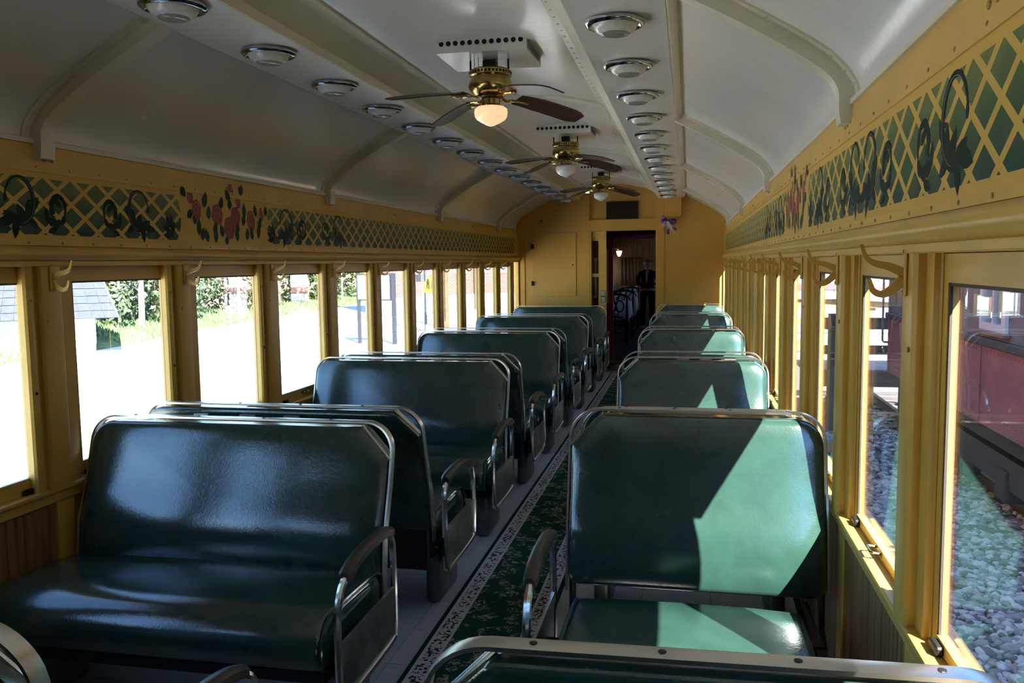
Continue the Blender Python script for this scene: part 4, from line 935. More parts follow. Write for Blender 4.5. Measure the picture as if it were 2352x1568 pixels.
# person walking away in the next coach
def person(px, py):
    t = thing('person', 'person with long fair ponytail, dark top and trousers, back turned, beyond the doorway', 'person', (px, py, 0))
    def tb(mb, pts, rs, nn=12, sq=1.0): 
        mb.tube([(px+a, py+b2, c) for a, b2, c in pts], rs, nn)
    J = [(0, 0, 0.86), (0, 0.01, 1.00), (0, 0.0, 1.14), (0, -0.01, 1.25), (0, 0.0, 1.315), (0, 0.015, 1.36), (0, 0.03, 1.44), (0, 0.02, 1.52),
         (-0.165, 0, 1.235), (-0.235, 0.01, 1.05), (-0.19, 0.16, 0.98), (-0.12, 0.26, 1.02), (0.165, 0, 1.235), (0.235, 0.01, 1.05), (0.19, 0.16, 0.98), (0.12, 0.26, 1.02),
         (-0.095, 0, 0.80), (-0.105, 0.015, 0.45), (-0.105, -0.02, 0.09), (-0.115, 0.13, 0.04), (0.095, 0, 0.80), (0.105, 0.015, 0.45), (0.105, -0.02, 0.09), (0.115, 0.13, 0.04)]
    E_ = [(0, 1), (1, 2), (2, 3), (3, 4), (4, 5), (5, 6), (6, 7), (3, 8), (8, 9), (9, 10), (10, 11), (3, 12), (12, 13), (13, 14), (14, 15), (0, 16), (16, 17), (17, 18), (18, 19), (0, 20), (20, 21), (21, 22), (22, 23)]
    Rd = [(0.165, 0.12), (0.145, 0.10), (0.155, 0.11), (0.13, 0.10), (0.055, 0.055), (0.055, 0.06), (0.082, 0.10), (0.06, 0.075), (0.062, 0.06), (0.046, 0.046), (0.036, 0.036), (0.03, 0.035), (0.062, 0.06), (0.046, 0.046), (0.036, 0.036), (0.03, 0.035),
          (0.098, 0.10), (0.065, 0.068), (0.05, 0.055), (0.042, 0.032), (0.098, 0.10), (0.065, 0.068), (0.05, 0.055), (0.042, 0.032)]
    me = bpy.data.meshes.new('body'); me.from_pydata([(px+a, py+b2, c) for a, b2, c in J], E_, []); ob = bpy.data.objects.new('body', me); COL.objects.link(ob)
    sk = ob.modifiers.new('skin', 'SKIN'); ob.modifiers.new('sub', 'SUBSURF').levels = 2
    for i, r in enumerate(Rd): me.skin_vertices[0].data[i].radius = r; me.skin_vertices[0].data[i].use_root = (i == 0)
    dg = bpy.context.evaluated_depsgraph_get(); dg.update()
    m2 = bpy.data.meshes.new_from_object(ob.evaluated_get(dg)); bpy.data.objects.remove(ob)
    skin = mat('skin', (0.45, 0.26, 0.19), 0.5); top = mat('dark_top', (0.005, 0.005, 0.005), 0.9, spec=0.1); belt = mat('pink_hem', (0.42, 0.07, 0.09), 0.7); jeans = mat('dark_trousers', (0.006, 0.0065, 0.011), 0.9, spec=0.1); shoe = mat('dark_shoe', (0.02, 0.02, 0.02), 0.5)
    m2.materials.clear()
    for q in (skin, top, belt, jeans, shoe): m2.materials.append(q)
    for p in m2.polygons:
        p.use_smooth = True; z_ = p.center.z; y_ = p.center.y-py; x_ = abs(p.center.x-px)
        p.material_index = 0 if (z_ > 1.325 or (y_ > 0.20 and z_ > 0.9 and x_ < 0.17)) else 1 if z_ > 0.895 else 2 if z_ > 0.855 and x_ < 0.2 else 1 if x_ > 0.19 and z_ > 0.8 else 3 if z_ > 0.075 else 4
    b_ = link('body', m2, t)
    for sg in (-1, 1):
        mb = MB()
        for f_ in range(4):
            x0 = sg*(0.115-0.012*f_); mb.tube([(px+x0, py+0.26, 1.03-0.011*f_+0.01), (px+x0-sg*0.02, py+0.305-0.004*f_, 1.045-0.012*f_), (px+x0-sg*0.045, py+0.318-0.004*f_, 1.035-0.012*f_), (px+x0-sg*0.06, py+0.305, 1.02-0.012*f_)], [0.010, 0.009, 0.0085, 0.007], 6)
        mb.tube([(px+sg*0.11, py+0.25, 1.03), (px+sg*0.085, py+0.27, 1.065), (px+sg*0.07, py+0.30, 1.075)], [0.012, 0.010, 0.008], 6)
        mb.obj('fingers', skin, b_, True)
    hair = mat('fair_hair', (0.13, 0.09, 0.05), 0.6, var=0.3, vscale=40)
    mb = MB()
    mb.lathe([(0.0, 0.105), (0.05, 0.098), (0.085, 0.06), (0.094, 0.01), (0.088, -0.04), (0.07, -0.075), (0.03, -0.09), (0, -0.09)], (px, py+0.005, 1.445), 16)
    mb.tube([(px, py-0.085, 1.47), (px+0.004, py-0.125, 1.44), (px+0.0, py-0.14, 1.36), (px-0.008, py-0.145, 1.22), (px-0.015, py-0.14, 1.08), (px-0.018, py-0.135, 1.02)], [0.028, 0.030, 0.030, 0.026, 0.018, 0.006], 10)
    mb.obj('hair', hair, t, True)
    MB().tube([(px-0.08, py-0.045, 1.475), (px-0.04, py-0.092, 1.48), (px+0.04, py-0.092, 1.48), (px+0.08, py-0.045, 1.475)], 0.010, 6).obj('hair_band', mat('pale_scarf', (0.35, 0.35, 0.33), 0.7), t, True)
    for sg in (-1, 1):
        MB().bev(px+sg*0.115-0.045, px+sg*0.115+0.045, py-0.07, py+0.18, 0.0005, 0.03, 0.012, 2).obj('shoe_sole', mat('pale_sole%d' % sg, (0.30, 0.29, 0.25), 0.6), t)
person(0.02, 19.5)

# ------------------------------------------------------------------ outside: ground
GZ = -1.20
soil = mat('gravel_bed', (0.20, 0.20, 0.20), 0.9, var=0.4, vscale=18)
gr_ = struct('ground', MB().box(-1.8, 90, -70, 130, GZ-0.4, GZ-0.02), soil)
pave = mat('pale_concrete', (0.66, 0.65, 0.63), 0.8, var=0.08, vscale=0.6)
struct('road', MB().box(-90, -1.8, -70, 130, GZ-0.4, GZ), pave)
grass_m = mat('grass_green', (0.120, 0.19, 0.075), 0.9, var=0.5, vscale=2.5)
# grassy bank on the far side of the road, with blades
edge = [(-18.2, -30), (-18.0, 20), (-18.4, 26), (-19.1, 30.5), (-20.2, 38), (-21.2, 50), (-22.3, 60), (-24, 80)]
mb = MB(); rs = []
for x_, y_ in edge: rs.append([(x_, y_, GZ+0.005), (x_-1.5, y_, GZ+0.18), (x_-4, y_, GZ+0.55), (x_-14, y_, GZ+1.1), (x_-14, y_, GZ-0.3), (x_, y_, GZ-0.3)])
mb.rings(rs); bank = struct('ground_bank', mb, grass_m)
mb = MB(); rnd = random.Random(3)
for i in range(14000):
    y_ = rnd.uniform(18, 62); k = 0
    while k < len(edge)-2 and edge[k+1][1] < y_: k += 1
    f_ = (y_-edge[k][1])/(edge[k+1][1]-edge[k][1]); xe = edge[k][0]+f_*(edge[k+1][0]-edge[k][0]); d_ = rnd.uniform(0.0, 3.6)**1.0
    if math.hypot(xe-d_+20.06, y_-24.13) < 2.6: continue
    zb = GZ+0.005+0.14*min(d_, 4); h_ = rnd.uniform(0.06, 0.20); a = rnd.uniform(0, PI); c, s_ = math.cos(a)*0.035, math.sin(a)*0.035
    mb.add([(xe-d_-c, y_-s_, zb-0.02), (xe-d_+c, y_+s_, zb-0.02), (xe-d_+rnd.uniform(-.05, .05), y_+rnd.uniform(-.05, .05), zb+h_)], [(0, 1, 2)])
o = mb.obj('grass', grass_m); tag(o, 'tufts of rough grass along the road edge', 'grass', None, 'stuff')
# shrubs and trees behind the bank
def leaf_mat(nm, c):
    m = mat(nm, c, 0.55, var=0.45, vscale=1.5); return m
leafs = [leaf_mat('leaf_mid_green', (0.062, 0.095, 0.042)), leaf_mat('leaf_olive', (0.105, 0.118, 0.055)), leaf_mat('leaf_dark_green', (0.036, 0.070, 0.026)), leaf_mat('leaf_straw', (0.22, 0.20, 0.12))]
bark = mat('pale_bark', (0.50, 0.45, 0.38), 0.8, var=0.3, vscale=8)
bark_d = mat('dark_bark', (0.12, 0.09, 0.07), 0.9)
def shrub(x_, y_, h_, wd, m, label, seed, nleaf=1600, ls=0.15):
    rr_ = random.Random(seed); t = thing('shrub', label, 'shrub', (x_, y_, GZ+0.3), 'shrubs along the far side of the road')
    mb = MB(); cl = [(x_+rr_.uniform(-1, 1)*wd*0.55, y_+rr_.uniform(-1, 1)*wd*0.55, GZ+0.5+h_*rr_.uniform(0.05, 0.92), wd*rr_.uniform(0.22, 0.45)) for _ in range(16)]
    for i in range(nleaf):
        c = cl[i % 16]; d_ = Vector((rr_.gauss(0, 1), rr_.gauss(0, 1), rr_.gauss(0, 1))).normalized()*c[3]*rr_.uniform(0.75, 1.0)
        p = Vector(c[:3])+d_; nn = (d_.normalized()+Vector((rr_.uniform(-.6, .6), rr_.uniform(-.6, .6), rr_.uniform(-.2, .8)))).normalized()
        a = nn.orthogonal().normalized(); a.rotate(Matrix.Rotation(rr_.uniform(0, 6), 3, nn)); b2 = nn.cross(a); s_ = ls*rr_.uniform(0.6, 1.3)
        if p.z < GZ+0.2: continue
        mb.add([p-a*s_, p+b2*s_*0.45, p+a*s_, p-b2*s_*0.45], [(0, 1, 2, 3)])
    mb.obj('foliage', m, t)
    mb = MB()
    for c in cl[:9]:
        mb.tube([(x_, y_, GZ+0.1), ((x_+c[0])/2+0.1, (y_+c[1])/2, GZ+0.3+(c[2]-GZ)*0.5), c[:3]], [0.06, 0.04, 0.015], 5)
    mb.obj('stems', bark_d, t)
SH = [(-26.5, 18.5, 3.8, 2.4, 2, 'dark green leafy shrub beside the shingled roof'), (-26.0, 23.0, 4.4, 2.4, 0, 'mid green shrub in the second left window, over the grass'), (-23.6, 28.6, 4.6, 2.0, 1, 'tall olive shrub at the right side of the second left window'),
      (-22.5, 31.0, 3.2, 2.0, 0, 'low green shrub near the pale tree trunks'), (-22.8, 34.2, 4.2, 2.6, 2, 'dark shrub behind the pale branches'), (-23.2, 37.0, 4.0, 2.4, 0, 'bright green shrub at the right of the third left window'),
      (-24.0, 41.5, 3.0, 2.6, 3, 'straw coloured brush in the fourth left window'), (-24.4, 45.5, 3.0, 2.6, 3, 'straw coloured brush behind the grass verge'), (-24.4, 49.5, 4.2, 2.4, 1, 'olive shrub in the fourth window upper corner'),
      (-25.0, 54.0, 4.8, 2.8, 0, 'green shrub left of the white signboard'), (-25.5, 59.5, 4.6, 3.2, 1, 'distant olive shrub behind the signboard'), (-26.5, 66, 5.2, 3.6, 2, 'farthest dark shrub beyond the signboard')]
for i, (x_, y_, h_, wd, m, lab) in enumerate(SH): shrub(x_, y_, h_, wd, leafs[m], lab, 50+i, 2200 if wd < 3 else 2600, 0.14+0.0015*(y_-20))
for i in range(9):                         # taller growth behind closes the view
    y_ = 15+i*7.0; shrub(-31.5-0.05*y_, y_, 6.6, 4.2, leafs[(2, 0, 2, 1)[i % 4]], 'tall tree growth at the back of the bank, %s along the line' % ORD[i+1 if i else 0], 90+i, 2600, 0.24)
def bare(x_, y_, h_, r, label, seed):
    rr_ = random.Random(seed); t = thing('bare_tree', label, 'tree', (x_, y_, GZ+0.2), 'bare pale trees on the bank')
    MB().tube([(x_, y_, GZ), (x_+0.05, y_, GZ+h_*0.5), (x_-0.1, y_+0.1, GZ+h_)], [r, r*0.8, r*0.4], 8).obj('trunk', bark, t, True)
    mb = MB()
    for i in range(9):
        z_ = GZ+h_*rr_.uniform(0.3, 0.9); a = rr_.uniform(0, 2*PI); L = rr_.uniform(0.6, 1.7)
        mb.tube([(x_, y_, z_), (x_+L*0.5*math.cos(a), y_+L*0.5*math.sin(a), z_+L*0.35), (x_+L*math.cos(a), y_+L*math.sin(a), z_+L*0.9)], [r*0.4, r*0.25, 0.01], 5)
    mb.obj('branches', bark, t)
for i, (x_, y_, h_, r) in enumerate(((-21.3, 31.2, 5.0, 0.13), (-21.6, 30.2, 5.0, 0.06), (-22.0, 40.2, 5, 0.08), (-22.3, 42.4, 5, 0.06), (-22.6, 44.2, 5, 0.07), (-23.2, 56.5, 6, 0.06))):
    bare(x_, y_, h_, r, ('thick pale trunk in the third left window', 'thin pale trunk beside the thick one', 'thin bare tree in the fourth left window', 'second thin bare tree in the straw brush', 'third thin bare tree in the straw brush', 'bare leaning stem left of the signboard')[i], 20+i)

# kiosk with shingled pyramid roof
kx = Vector((0.795, 0.607, 0)); kv = Vector((-0.607, 0.795, 0)); KC = Vector((0.933, 0, 0))+Vector((-0.656, 0.754, 0))*32.0
clap = mat('white_clapboard', (0.62, 0.62, 0.60), 0.7); shing = mat('blue_grey_shingle', (0.021, 0.026, 0.038), 0.75, var=0.25, vscale=6)
t = thing('well_house', 'low white clapboard well house with blue grey shingle roof across the road', 'building', (KC.x, KC.y, GZ))
def K(u, v_, z_): p = KC+kx*u+kv*v_; return (p.x, p.y, z_)
hw = 1.62; ez = -0.05; he = 2.32; ap = 7.0
mb = MB(); mb.rings([[K(-hw, -hw, GZ), K(hw, -hw, GZ), K(hw, hw, GZ), K(-hw, hw, GZ)], [K(-hw, -hw, ez+0.15), K(hw, -hw, ez+0.15), K(hw, hw, ez+0.15), K(-hw, hw, ez+0.15)]])
wk = mb.obj('wall', clap, t)
for j in range(12):
    z_ = GZ+j*0.13
    for (u0, v0, u1, v1) in ((-hw, -hw, hw, -hw), (hw, -hw, hw, hw)):
        n_ = (0, -1) if v0 == v1 else (1, 0)
        o_1 = 0.022; o_2 = 0.008
        q = [K(u0+n_[0]*0.001, v0+n_[1]*0.001, z_), K(u0+n_[0]*o_1, v0+n_[1]*o_1, z_), K(u0+n_[0]*o_2, v0+n_[1]*o_2, z_+0.13), K(u0+n_[0]*0.001, v0+n_[1]*0.001, z_+0.13)]
        q2 = [K(u1+n_[0]*0.001, v1+n_[1]*0.001, z_), K(u1+n_[0]*o_1, v1+n_[1]*o_1, z_), K(u1+n_[0]*o_2, v1+n_[1]*o_2, z_+0.13), K(u1+n_[0]*0.001, v1+n_[1]*0.001, z_+0.13)]
        MB().rings([q, q2]).obj('clapboard', clap, wk)
mb = MB(); mb.add([K(-he, -he, ez), K(he, -he, ez), K(he, he, ez), K(-he, he, ez), K(0, 0, ez+ap)], [(0, 1, 4), (1, 2, 4), (2, 3, 4), (3, 0, 4), (3, 2, 1, 0)])
rf = mb.obj('roof', shing, t)
rr_ = random.Random(5)
for face_ in (0, 1):
    def FP(a, h, out_):
        ex = he*(1-h/ap)+out_*0.8
        return K(a, -ex, ez+h+out_*0.4) if face_ == 0 else K(ex, a, ez+h+out_*0.4)
    nr = 12
    for j in range(nr):
        h0 = j*0.23; h1 = h0+0.242; e0 = he*(1-h0/ap); e1 = he*(1-h1/ap); nb = 13
        for i in range(nb):
            a0, a1 = -e0+2*e0*i/nb+0.006, -e0+2*e0*(i+1)/nb-0.006; b0, b1 = a0*e1/e0, a1*e1/e0
            o0 = 0.035+rr_.uniform(0, 0.008); dh = rr_.uniform(-0.008, 0.004)
            MB().rings([[FP(a0, h0+dh, 0.004), FP(a1, h0+dh, 0.004), FP(a1, h0+dh, o0), FP(a0, h0+dh, o0)], [FP(b0, h1, 0.002), FP(b1, h1, 0.002), FP(b1, h1, 0.010), FP(b0, h1, 0.010)]]).obj('shingle', shing, rf)
hp = MB(); hp.tube([K(he+0.02, -he-0.02, ez+0.02), K(0, 0, ez+ap+0.03)], 0.035, 6); hp.obj('hip_cap', mat('hip_grey', (0.09, 0.09, 0.095), 0.7), rf)

# signboard on two posts
post_m = mat('sign_post_blue_grey', (0.020, 0.023, 0.032), 0.6); board_w = mat('white_sign_sheet', (0.30, 0.305, 0.31), 0.6)
t = thing('signboard', 'white signboard hung between two grey posts by the road', 'sign', (-9.55, 27.45, GZ))
A_ = Vector((-10.23, 27.56, 0)); B_ = Vector((-8.88, 27.35, 0)); dv = (B_-A_).normalized(); nv = Vector((dv.y, -dv.x, 0))
def S(u, o_, z_): p = A_+dv*u+nv*o_; return (p.x, p.y, z_)
def sbox(u0, u1, o0, o1, z0, z1): return MB().rings([[S(u0, o0, z0), S(u1, o0, z0), S(u1, o1, z0), S(u0, o1, z0)], [S(u0, o0, z1), S(u1, o0, z1), S(u1, o1, z1), S(u0, o1, z1)]])
L_ = (B_-A_).length
sbox(-0.05, 0.05, -0.05, 0.05, GZ, 0.30).obj('post', post_m, t)
sbox(L_-0.06, L_+0.06, -0.06, 0.06, GZ, 1.22).obj('post', post_m, t)
sh_ = sbox(-0.02, L_-0.14, -0.015, 0.015, 0.33, 1.16).obj('sheet', board_w, t)
for q in ((-0.07, L_-0.06, 1.16, 1.20), (-0.07, L_-0.06, 0.28, 0.33)): sbox(q[0], q[1], -0.03, 0.03, q[2], q[3]).obj('frame_rail', post_m, t)
for q in ((-0.07, -0.02), (L_-0.14, L_-0.09), (0.40, 0.44)): sbox(q[0], q[1], -0.03, 0.022, 0.33, 1.16).obj('frame_stile', post_m, t)
for z_ in (1.02, 0.90): sbox(L_-0.10, L_-0.04, -0.04, 0.05, z_-0.03, z_+0.03).obj('clamp', post_m, t)
fc = bpy.data.curves.new('lettering', 'FONT'); fc.body = 'HERO'; fc.size = 0.30; fc.align_x = 'LEFT'; fc.extrude = 0.001; fc.materials.append(mat('faint_grey_print', (0.17, 0.175, 0.185), 0.7))
tmp = bpy.data.objects.new('tmp', fc); COL.objects.link(tmp)
dg = bpy.context.evaluated_depsgraph_get(); lm = bpy.data.meshes.new_from_object(tmp.evaluated_get(dg)); bpy.data.objects.remove(tmp)
xa = -dv; za = Vector((0, 0, 1))
mw = Matrix((xa, za, xa.cross(za))).transposed().to_4x4(); mw.translation = Vector(S(L_-0.19, 0.0175, 0.86))
lm.transform(mw); link('lettering', lm, t)
def pole(x_, y_, r, h_, m, label, extra=None):
    t = thing('utility_pole', label, 'pole', (x_, y_, GZ)); MB().tube([(x_, y_, GZ-0.1), (x_, y_, GZ+h_)], [r, r*0.8], 10).obj('shaft', m, t, True)
    MB().tube([(x_+0.02, y_-r-0.02, GZ+0.3), (x_+0.02, y_-r-0.02, GZ+h_*0.7)], 0.02, 6).obj('conduit', post_m, t)
    return t
metal_p = mat('galvanised_pole', (0.10, 0.105, 0.13), 0.5, 0.2); wood_o = mat('orange_pole_wood', (0.20, 0.08, 0.03), 0.8, var=0.3, vscale=6); wood_g = mat('pale_pole_wood', (0.24, 0.19, 0.15), 0.8)
t = pole(-9.47, 32.8, 0.085, 5.5, metal_p, 'grey metal pole with a meter box before the brick building')
MB().bev(-9.85, -9.58, 32.7, 32.82, 0.80, 1.10, 0.02, 1).obj('meter_box', post_m, t); MB().tube([(-9.72, 32.76, 1.1), (-9.72, 32.76, 1.45), (-9.6, 32.76, 1.7), (-9.5, 32.76, 3.0)], 0.03, 6).obj('cable', post_m, t)
pole(-9.2, 34.7, 0.13, 7, wood_o, 'orange brown wooden pole in the seventh left window')
pole(-11.2, 48.2, 0.16, 7, bark_d, 'dark wooden pole against the white wall base')
pole(-10.75, 50.0, 0.15, 7, wood_g, 'pale wooden pole at the far end of the brick building')
# school crossing sign
t = thing('crossing_sign', 'yellow five-sided school crossing sign beside the metal pole', 'sign', (-8.86, 31.5, GZ))
sp_ = [(-0.28, 0.40), (0.28, 0.40), (0.28, 0.78), (0.0, 1.08), (-0.28, 0.78)]
MB().prism([(-8.86+a, b2) for a, b2 in sp_], 'Y', 31.5, 31.515).obj('plate', mat('sign_yellow', (0.26, 0.14, 0.008), 0.5), t)
mb = MB()
for cx_, h_ in ((-0.10, 0.0), (0.10, -0.03)):
    c = -8.86+cx_; mb.lathe([(0, -0.003), (0.036, -0.003), (0.036, 0)], (c, 31.499, 0.90+h_), 12, 'Y')
    mb.box(c-0.05, c+0.05, 31.496, 31.499, 0.70+h_, 0.86+h_); mb.box(c-0.055, c-0.012, 31.496, 31.499, 0.56, 0.70+h_); mb.box(c+0.012, c+0.06, 31.496, 31.499, 0.54, 0.70+h_)
mb.box(-8.86-0.24, -8.86+0.24, 31.497, 31.499, 0.49, 0.497); mb.obj('pictogram', black_p, t)
MB().tube([(-8.86, 31.54, GZ-0.1), (-8.86, 31.54, 1.0)], 0.03, 8).obj('sign_post', metal_p, t)
# brick building
brick = mat('red_brickwork', (0.36, 0.10, 0.07), 0.85)
n, l = N(brick); b = n['Principled BSDF']; tc = n.new('ShaderNodeTexCoord'); bt = n.new('ShaderNodeTexBrick')
bt.inputs['Color1'].default_value = (0.135, 0.036, 0.026, 1); bt.inputs['Color2'].default_value = (0.19, 0.058, 0.042, 1); bt.inputs['Mortar'].default_value = (0.26, 0.20, 0.17, 1)
bt.inputs['Scale'].default_value = 1.0; bt.inputs['Brick Width'].default_value = 0.24; bt.inputs['Row Height'].default_value = 0.085; bt.inputs['Mortar Size'].default_value = 0.012
sx_ = n.new('ShaderNodeSeparateXYZ'); cx_n = n.new('ShaderNodeCombineXYZ'); l.new(tc.outputs['Object'], sx_.inputs[0]); l.new(mth('ADD', sx_.outputs[0], sx_.outputs[1]), cx_n.inputs[0]); l.new(sx_.outputs[2], cx_n.inputs[1]); l.new(cx_n.outputs[0], bt.inputs['Vector']); l.new(bt.outputs[0], b.inputs['Base Color'])
t = thing('brick_building', 'long red brick building with white lower wall across the road', 'building', (-14.86, 43.6, GZ))
ang = math.atan2(0.81, 0.587)
def bobj(mb, nm, m, par=t):
    o = link(nm, mb.mesh(nm, m), par); o.matrix_parent_inverse = Matrix(); return o
t.rotation_euler.z = ang
wl_ = bobj(MB().box(0, 34, 0, 2.4, 0.92, 7.0), 'brick_wall', brick)
bobj(MB().box(-0.06, 34.06, -0.06, 2.46, 0, 0.915), 'white_base', clap)
bobj(MB().box(-0.2, 34.2, -0.2, 2.6, 7.0, 7.3), 'coping', clap)
for i in range(12):
    u0 = 0.95+i*1.72
    f_ = bobj(MB().box(u0-0.05, u0+0.93, -0.05, 0.05, 2.12, 4.2), 'window', clap)
    o = link('pane', MB().box(u0+0.02, u0+0.86, -0.058, -0.052, 2.30, 4.1).mesh('pane', mat('far_pane%d' % i, (0.5, 0.52, 0.55), 0.1)), f_)
MB_ = MB(); 
mb = MB(); P0 = Vector((-14.86, 43.6, 0)); du_ = Vector((0.587, 0.81, 0)); dn_ = Vector((0.81, -0.587, 0))
rs = []
for i in range(12):
    a = P0+du_*(-2+i*3.4); w0 = 0.9+0.25*math.sin(i*1.3)
    rs.append([(a.x, a.y, GZ+0.06), (a.x+dn_.x*w0, a.y+dn_.y*w0, GZ+0.004), (a.x+dn_.x*w0, a.y+dn_.y*w0, GZ-0.1), (a.x, a.y, GZ-0.1)])
mb.rings(rs); struct('ground_verge', mb, grass_m)

# ------------------------------------------------------------------ outside: right side
# loose gravel between the tracks
ico = bmesh.new(); bmesh.ops.create_icosphere(ico, subdivisions=1, radius=1); iv = [v.co.copy() for v in ico.verts]; ico.verts.index_update(); fi = [[v.index for v in f.verts] for f in ico.faces]; ico.free()
rr_ = random.Random(11); mats_g = [mat('stone_pale', (0.66, 0.67, 0.66), 0.8), mat('stone_grey', (0.34, 0.36, 0.36), 0.8), mat('stone_warm', (0.44, 0.42, 0.38), 0.8), mat('stone_dark', (0.17, 0.17, 0.18), 0.8)]
for half_ in range(2):
    mb = MB()
    for i in range(7500):
        x_ = rr_.uniform(1.75, 5.2); y_ = rr_.uniform(4.0, 16.0) if half_ else rr_.uniform(4.5, 11)
        r = rr_.uniform(0.022, 0.055); sx, sy, sz = r*rr_.uniform(.7, 1.3), r*rr_.uniform(.7, 1.3), r*rr_.uniform(.5, .9); a = rr_.uniform(0, 6.3); ca, sa = math.cos(a), math.sin(a)
        mb.cur = rr_.choice((0, 0, 0, 1, 1, 2, 3)); z_ = GZ-0.012+rr_.uniform(0, 0.022)
        j = [rr_.uniform(0.78, 1.18) for _ in range(12)]
        mb.add([(x_+(v_.x*sx*ca-v_.y*sy*sa)*q, y_+(v_.x*sx*sa+v_.y*sy*ca)*q, z_+v_.z*sz*q) for v_, q in zip(iv, j)], fi)
    o = mb.obj('gravel', mats_g); tag(o, 'loose pale gravel between the two trains' if half_ == 0 else 'thin far spread of pale gravel beside the tracks', 'gravel', None, 'stuff')
# red caboose on the next track
RX = 3.70
car_red = mat('faded_red_steel', (0.27, 0.085, 0.100), 0.6, var=0.25, vscale=3, bump=0.1, bscale=30); car_grey = mat('weathered_grey_steel', (0.17, 0.15, 0.165), 0.65, var=0.55, vscale=4, vcol=(0.10, 0.085, 0.085))
rust = mat('rust_patch', (0.13, 0.06, 0.045), 0.9)
t = thing('railway_car', 'old railway car with red lower side and grey upper side on the next track', 'railway car', (5.2, 4, GZ))
Y0, Y1 = -9.0, 12.75; wins = [8.18, 5.6, 3.0, 0.4]
mb = MB(); mb.box(RX, RX+0.06, Y0, Y1, -0.085, 0.675); mb.box(RX+0.06, RX+2.9, Y1-0.06, Y1, -0.085, 0.675)
lo = mb.obj('lower_side', car_red, t)
for yy in (1.2, 3.6, 6.0, 8.9, 10.9, 12.7):
    MB().box(RX-0.006, RX, yy-0.045, yy+0.045, -0.08, 0.67).obj('seam_strip', car_red, lo)
rv = MB()
for i in range(110):
    rv.lathe([(0, -0.006), (0.009, -0.004), (0.011, 0)], (RX, 12.6-i*0.1, 0.03), 6, 'X'); rv.lathe([(0, -0.006), (0.009, -0.004), (0.011, 0)], (RX, 12.6-i*0.1, 0.62), 6, 'X')
o = rv.obj('rivets', car_red, lo); o['kind'] = 'stuff'
MB().bev(RX-0.045, RX+0.04, Y0, Y1+0.02, 0.675, 0.755, 0.012, 1).obj('belt_rail', mat('belt_black', (0.045, 0.042, 0.045), 0.7, var=0.4, vscale=12), t)
mb = MB(); ys = sorted(wins); prev = Y0
for yw in ys:
    mb.box(RX, RX+0.06, prev, yw, 0.755, 2.25); mb.box(RX, RX+0.06, yw, yw+0.68, 1.62, 2.25); mb.box(RX, RX+0.06, yw, yw+0.68, 0.755, 0.83); prev = yw+0.68
mb.box(RX, RX+0.06, prev, Y1, 0.755, 2.25); mb.box(RX+0.06, RX+2.9, Y1-0.06, Y1, 0.755, 2.25)
us = mb.obj('upper_side', car_grey, t)
for yy in (9.5, 10.1, 10.75, 11.4, 12.0, 12.7, 7.3, 6.6):
    st_ = MB().box(RX-0.010, RX, yy-0.04, yy+0.04, 0.757, 2.24).obj('panel_strip', car_grey, us)
    rv = MB()
    for i in range(14): rv.lathe([(0, -0.006), (0.008, -0.004), (0.010, 0)], (RX-0.010, yy, 0.82+i*0.10), 6, 'X')
    o = rv.obj('rivets', car_grey, st_); o['kind'] = 'stuff'
for (yy, zz, a, b2) in ((12.35, 1.12, 0.09, 0.16), (11.72, 1.30, 0.05, 0.2), (11.2, 1.0, 0.05, 0.25), (12.3, 0.95, 0.05, 0.1), (9.8, 1.1, 0.06, 0.12)):
    rr2 = random.Random(int(yy*100)); MB().poly([(RX-0.0015, yy+a*rr2.uniform(.5, 1.1)*math.cos(q*0.63), zz+b2*rr2.uniform(.5, 1.1)*math.sin(q*0.63)) for q in range(10)]).obj('rust_patch', rust, us)
wf_m = mat('white_window_frame', (0.60, 0.57, 0.62), 0.5)
for yw in wins:
    mb = MB(); mb.box(RX-0.03, RX+0.05, yw, yw+0.10, 0.83, 1.62); mb.box(RX-0.03, RX+0.05, yw+0.61, yw+0.68, 0.83, 1.62); mb.box(RX-0.03, RX+0.05, yw+0.10, yw+0.61, 0.83, 0.90); mb.box(RX-0.03, RX+0.05, yw+0.10, yw+0.61, 1.55, 1.62); mb.box(RX-0.02, RX+0.04, yw+0.34, yw+0.37, 0.90, 1.55)
    wf_ = mb.obj('window', wf_m, t); MB().box(RX+0.010, RX+0.014, yw+0.10, yw+0.61, 0.90, 1.55).obj('pane', glass, wf_)
    MB().bev(RX-0.06, RX-0.0005, yw-0.06, yw+0.74, 0.790, 0.829, 0.006, 1).obj('window_sill', mat('sill_rust%d' % int(yw*10), (0.20, 0.12, 0.09), 0.8), t)
mb = MB(); mb.box(RX+0.0, RX+2.9, Y0, Y1, 2.25, 2.45); mb.box(RX+2.84, RX+2.9, Y0, Y1-0.06, -0.085, 2.25); mb.box(RX+0.06, RX+2.84, Y0, Y1-0.06, -0.085, 0.0)
mb.obj('roof_and_body', car_grey, t)
und = mat('undercarriage_black', (0.03, 0.028, 0.028), 0.8)
mb = MB(); mb.box(RX+0.15, RX+2.7, Y0, Y1-0.3, -0.30, -0.086); mb.box(RX+0.5, RX+2.4, 1, 7, -0.75, -0.30); mb.box(RX+0.25, RX+0.45, 8.3, 11.6, -0.72, -0.42)
mb.obj('underframe', und, t)
for yy in (8.9, 11.0):
    MB().lathe([(0.0, 0), (0.10, 0.0), (0.40, 0.03), (0.42, 0.03), (0.42, 0.13), (0.0, 0.13)], (RX+0.50, yy, GZ+0.50), 24, 'X').obj('wheel', und, t, True)
    MB().bev(RX+0.22, RX+0.46, yy-0.16, yy+0.16, GZ+0.34, GZ+0.66, 0.03, 2).obj('journal_box', und, t)
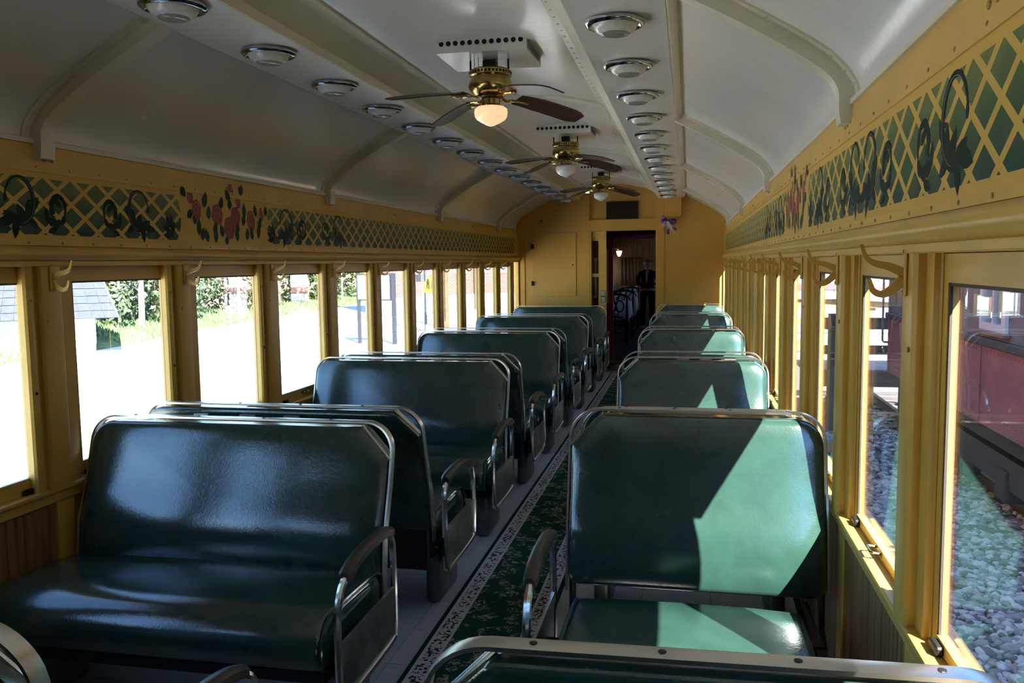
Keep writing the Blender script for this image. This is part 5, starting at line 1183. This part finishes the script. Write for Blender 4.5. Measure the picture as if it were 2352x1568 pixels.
st_ = MB(); st_.tube([(RX-0.055, Y1+0.0, 1.32), (RX-0.075, Y1, 1.30), (RX-0.075, Y1, 0.35), (RX-0.055, Y1, 0.33), (RX+0.0, Y1-0.01, 0.33)], 0.016, 8); st_.tube([(RX-0.055, Y1, 1.32), (RX, Y1-0.01, 1.32)], 0.016, 8)
st_.obj('grab_iron', mat('rusty_iron', (0.30, 0.24, 0.22), 0.7), t, True)
# rail of the neighbouring track
rl = thing('rail_track', 'rusty rail of the next track beneath the red railway car', 'rail', (4.4, 8, GZ))
MB().prism([(4.36, GZ+0.02), (4.48, GZ+0.02), (4.44, GZ+0.05), (4.43, GZ+0.10), (4.455, GZ+0.13), (4.385, GZ+0.13), (4.41, GZ+0.10), (4.40, GZ+0.05)], 'Y', -8, 22).obj('rail_bar', rust, rl)
tie = MB().box(3.6, 6.2, -0.11, 0.11, GZ-0.1, GZ+0.02).mesh('sleeper', timber_d)
for i in range(26):
    o = link('sleeper', tie, rl); o.matrix_parent_inverse = Matrix.Translation(-rl.location); o.location = (0, 3+i*0.6, 0)
# timber loading platform beyond the car
t = thing('timber_platform', 'timber loading platform with dark rails beyond the end of the red car', 'platform', (3.4, 15, GZ))
for i in range(13):
    y0 = 13.9+i*0.20; MB().box(2.72, 5.2, y0+0.005, y0+0.195, -0.25, -0.212).obj('deck_plank', deck_m, t)
MB().box(2.70, 5.2, 13.82, 13.89, -0.47, -0.225).obj('edge_beam', timber_d, t)
mb = None
for i, (x_, y_) in enumerate(((2.80, 13.95), (3.30, 16.4), (4.2, 13.95), (5.0, 16.4), (3.14, 13.95), (4.2, 16.4))):
    MB().box(x_-0.06, x_+0.06, y_-0.05, y_+0.05, GZ, 0.66 if i not in (1,) else 0.95).obj('post', timber if y_ > 15 else timber_d, t)
for z0, z1, yy, m in ((0.42, 0.60, 13.86, timber_d), (0.03, 0.17, 13.86, timber_d), (0.62, 0.78, 16.3, timber), (0.30, 0.42, 16.3, timber)):
    MB().box(2.72, 5.2, yy, yy+0.05, z0, z1).obj('rail', m, t)
MB().prism([(2.85, 0.84), (4.8, 0.70), (4.8, 0.74), (2.85, 0.89)], 'Y', 16.2, 16.6).obj('sloped_cap', deck_m, t)
MB().prism([(2.85, -0.10), (3.35, 0.52), (3.45, 0.45), (2.98, -0.18)], 'Y', 16.36, 16.42).obj('brace', timber, t)
MB().prism([(2.75, -0.60), (3.5, -0.95), (3.5, -1.08), (2.75, -0.75)], 'Y', 13.98, 14.04).obj('brace', timber, t)
MB().box(3.25, 3.42, 14.6, 14.75, GZ, -0.26).obj('post', timber, t)
# long skid timber on the ground
tag(MB().prism([(2.3, GZ+0.01), (3.3, GZ+0.01), (3.3, GZ+0.14), (2.3, GZ+0.14)], 'Y', 12.3, 12.42).obj('ground_timber', timber), 'squared timber lying on the gravel before the platform', 'timber')
# pale shed behind
shed_m = mat('white_shed_boards', (0.66, 0.65, 0.63), 0.7)
t = thing('pale_shed', 'white board-sided shed standing beyond the timber platform', 'building', (10, 30, GZ))
MB().box(1.8, 22, 28.1, 34, GZ, 5.5).obj('body', shed_m, t)
for i in range(34):
    MB().box(1.8+i*0.6+0.01, 1.8+i*0.6+0.59, 28.06, 28.10, GZ+0.4, 5.4).obj('wall_panel', shed_m, t)
MB().box(1.8, 22, 28.03, 28.06, 0.55, 0.75).obj('pink_band', mat('faded_pink_band', (0.42, 0.16, 0.18), 0.7), t)
for i, (x_, y_) in enumerate(((14, -12), (17, 4), (16, 40), (-40, -15))): pass
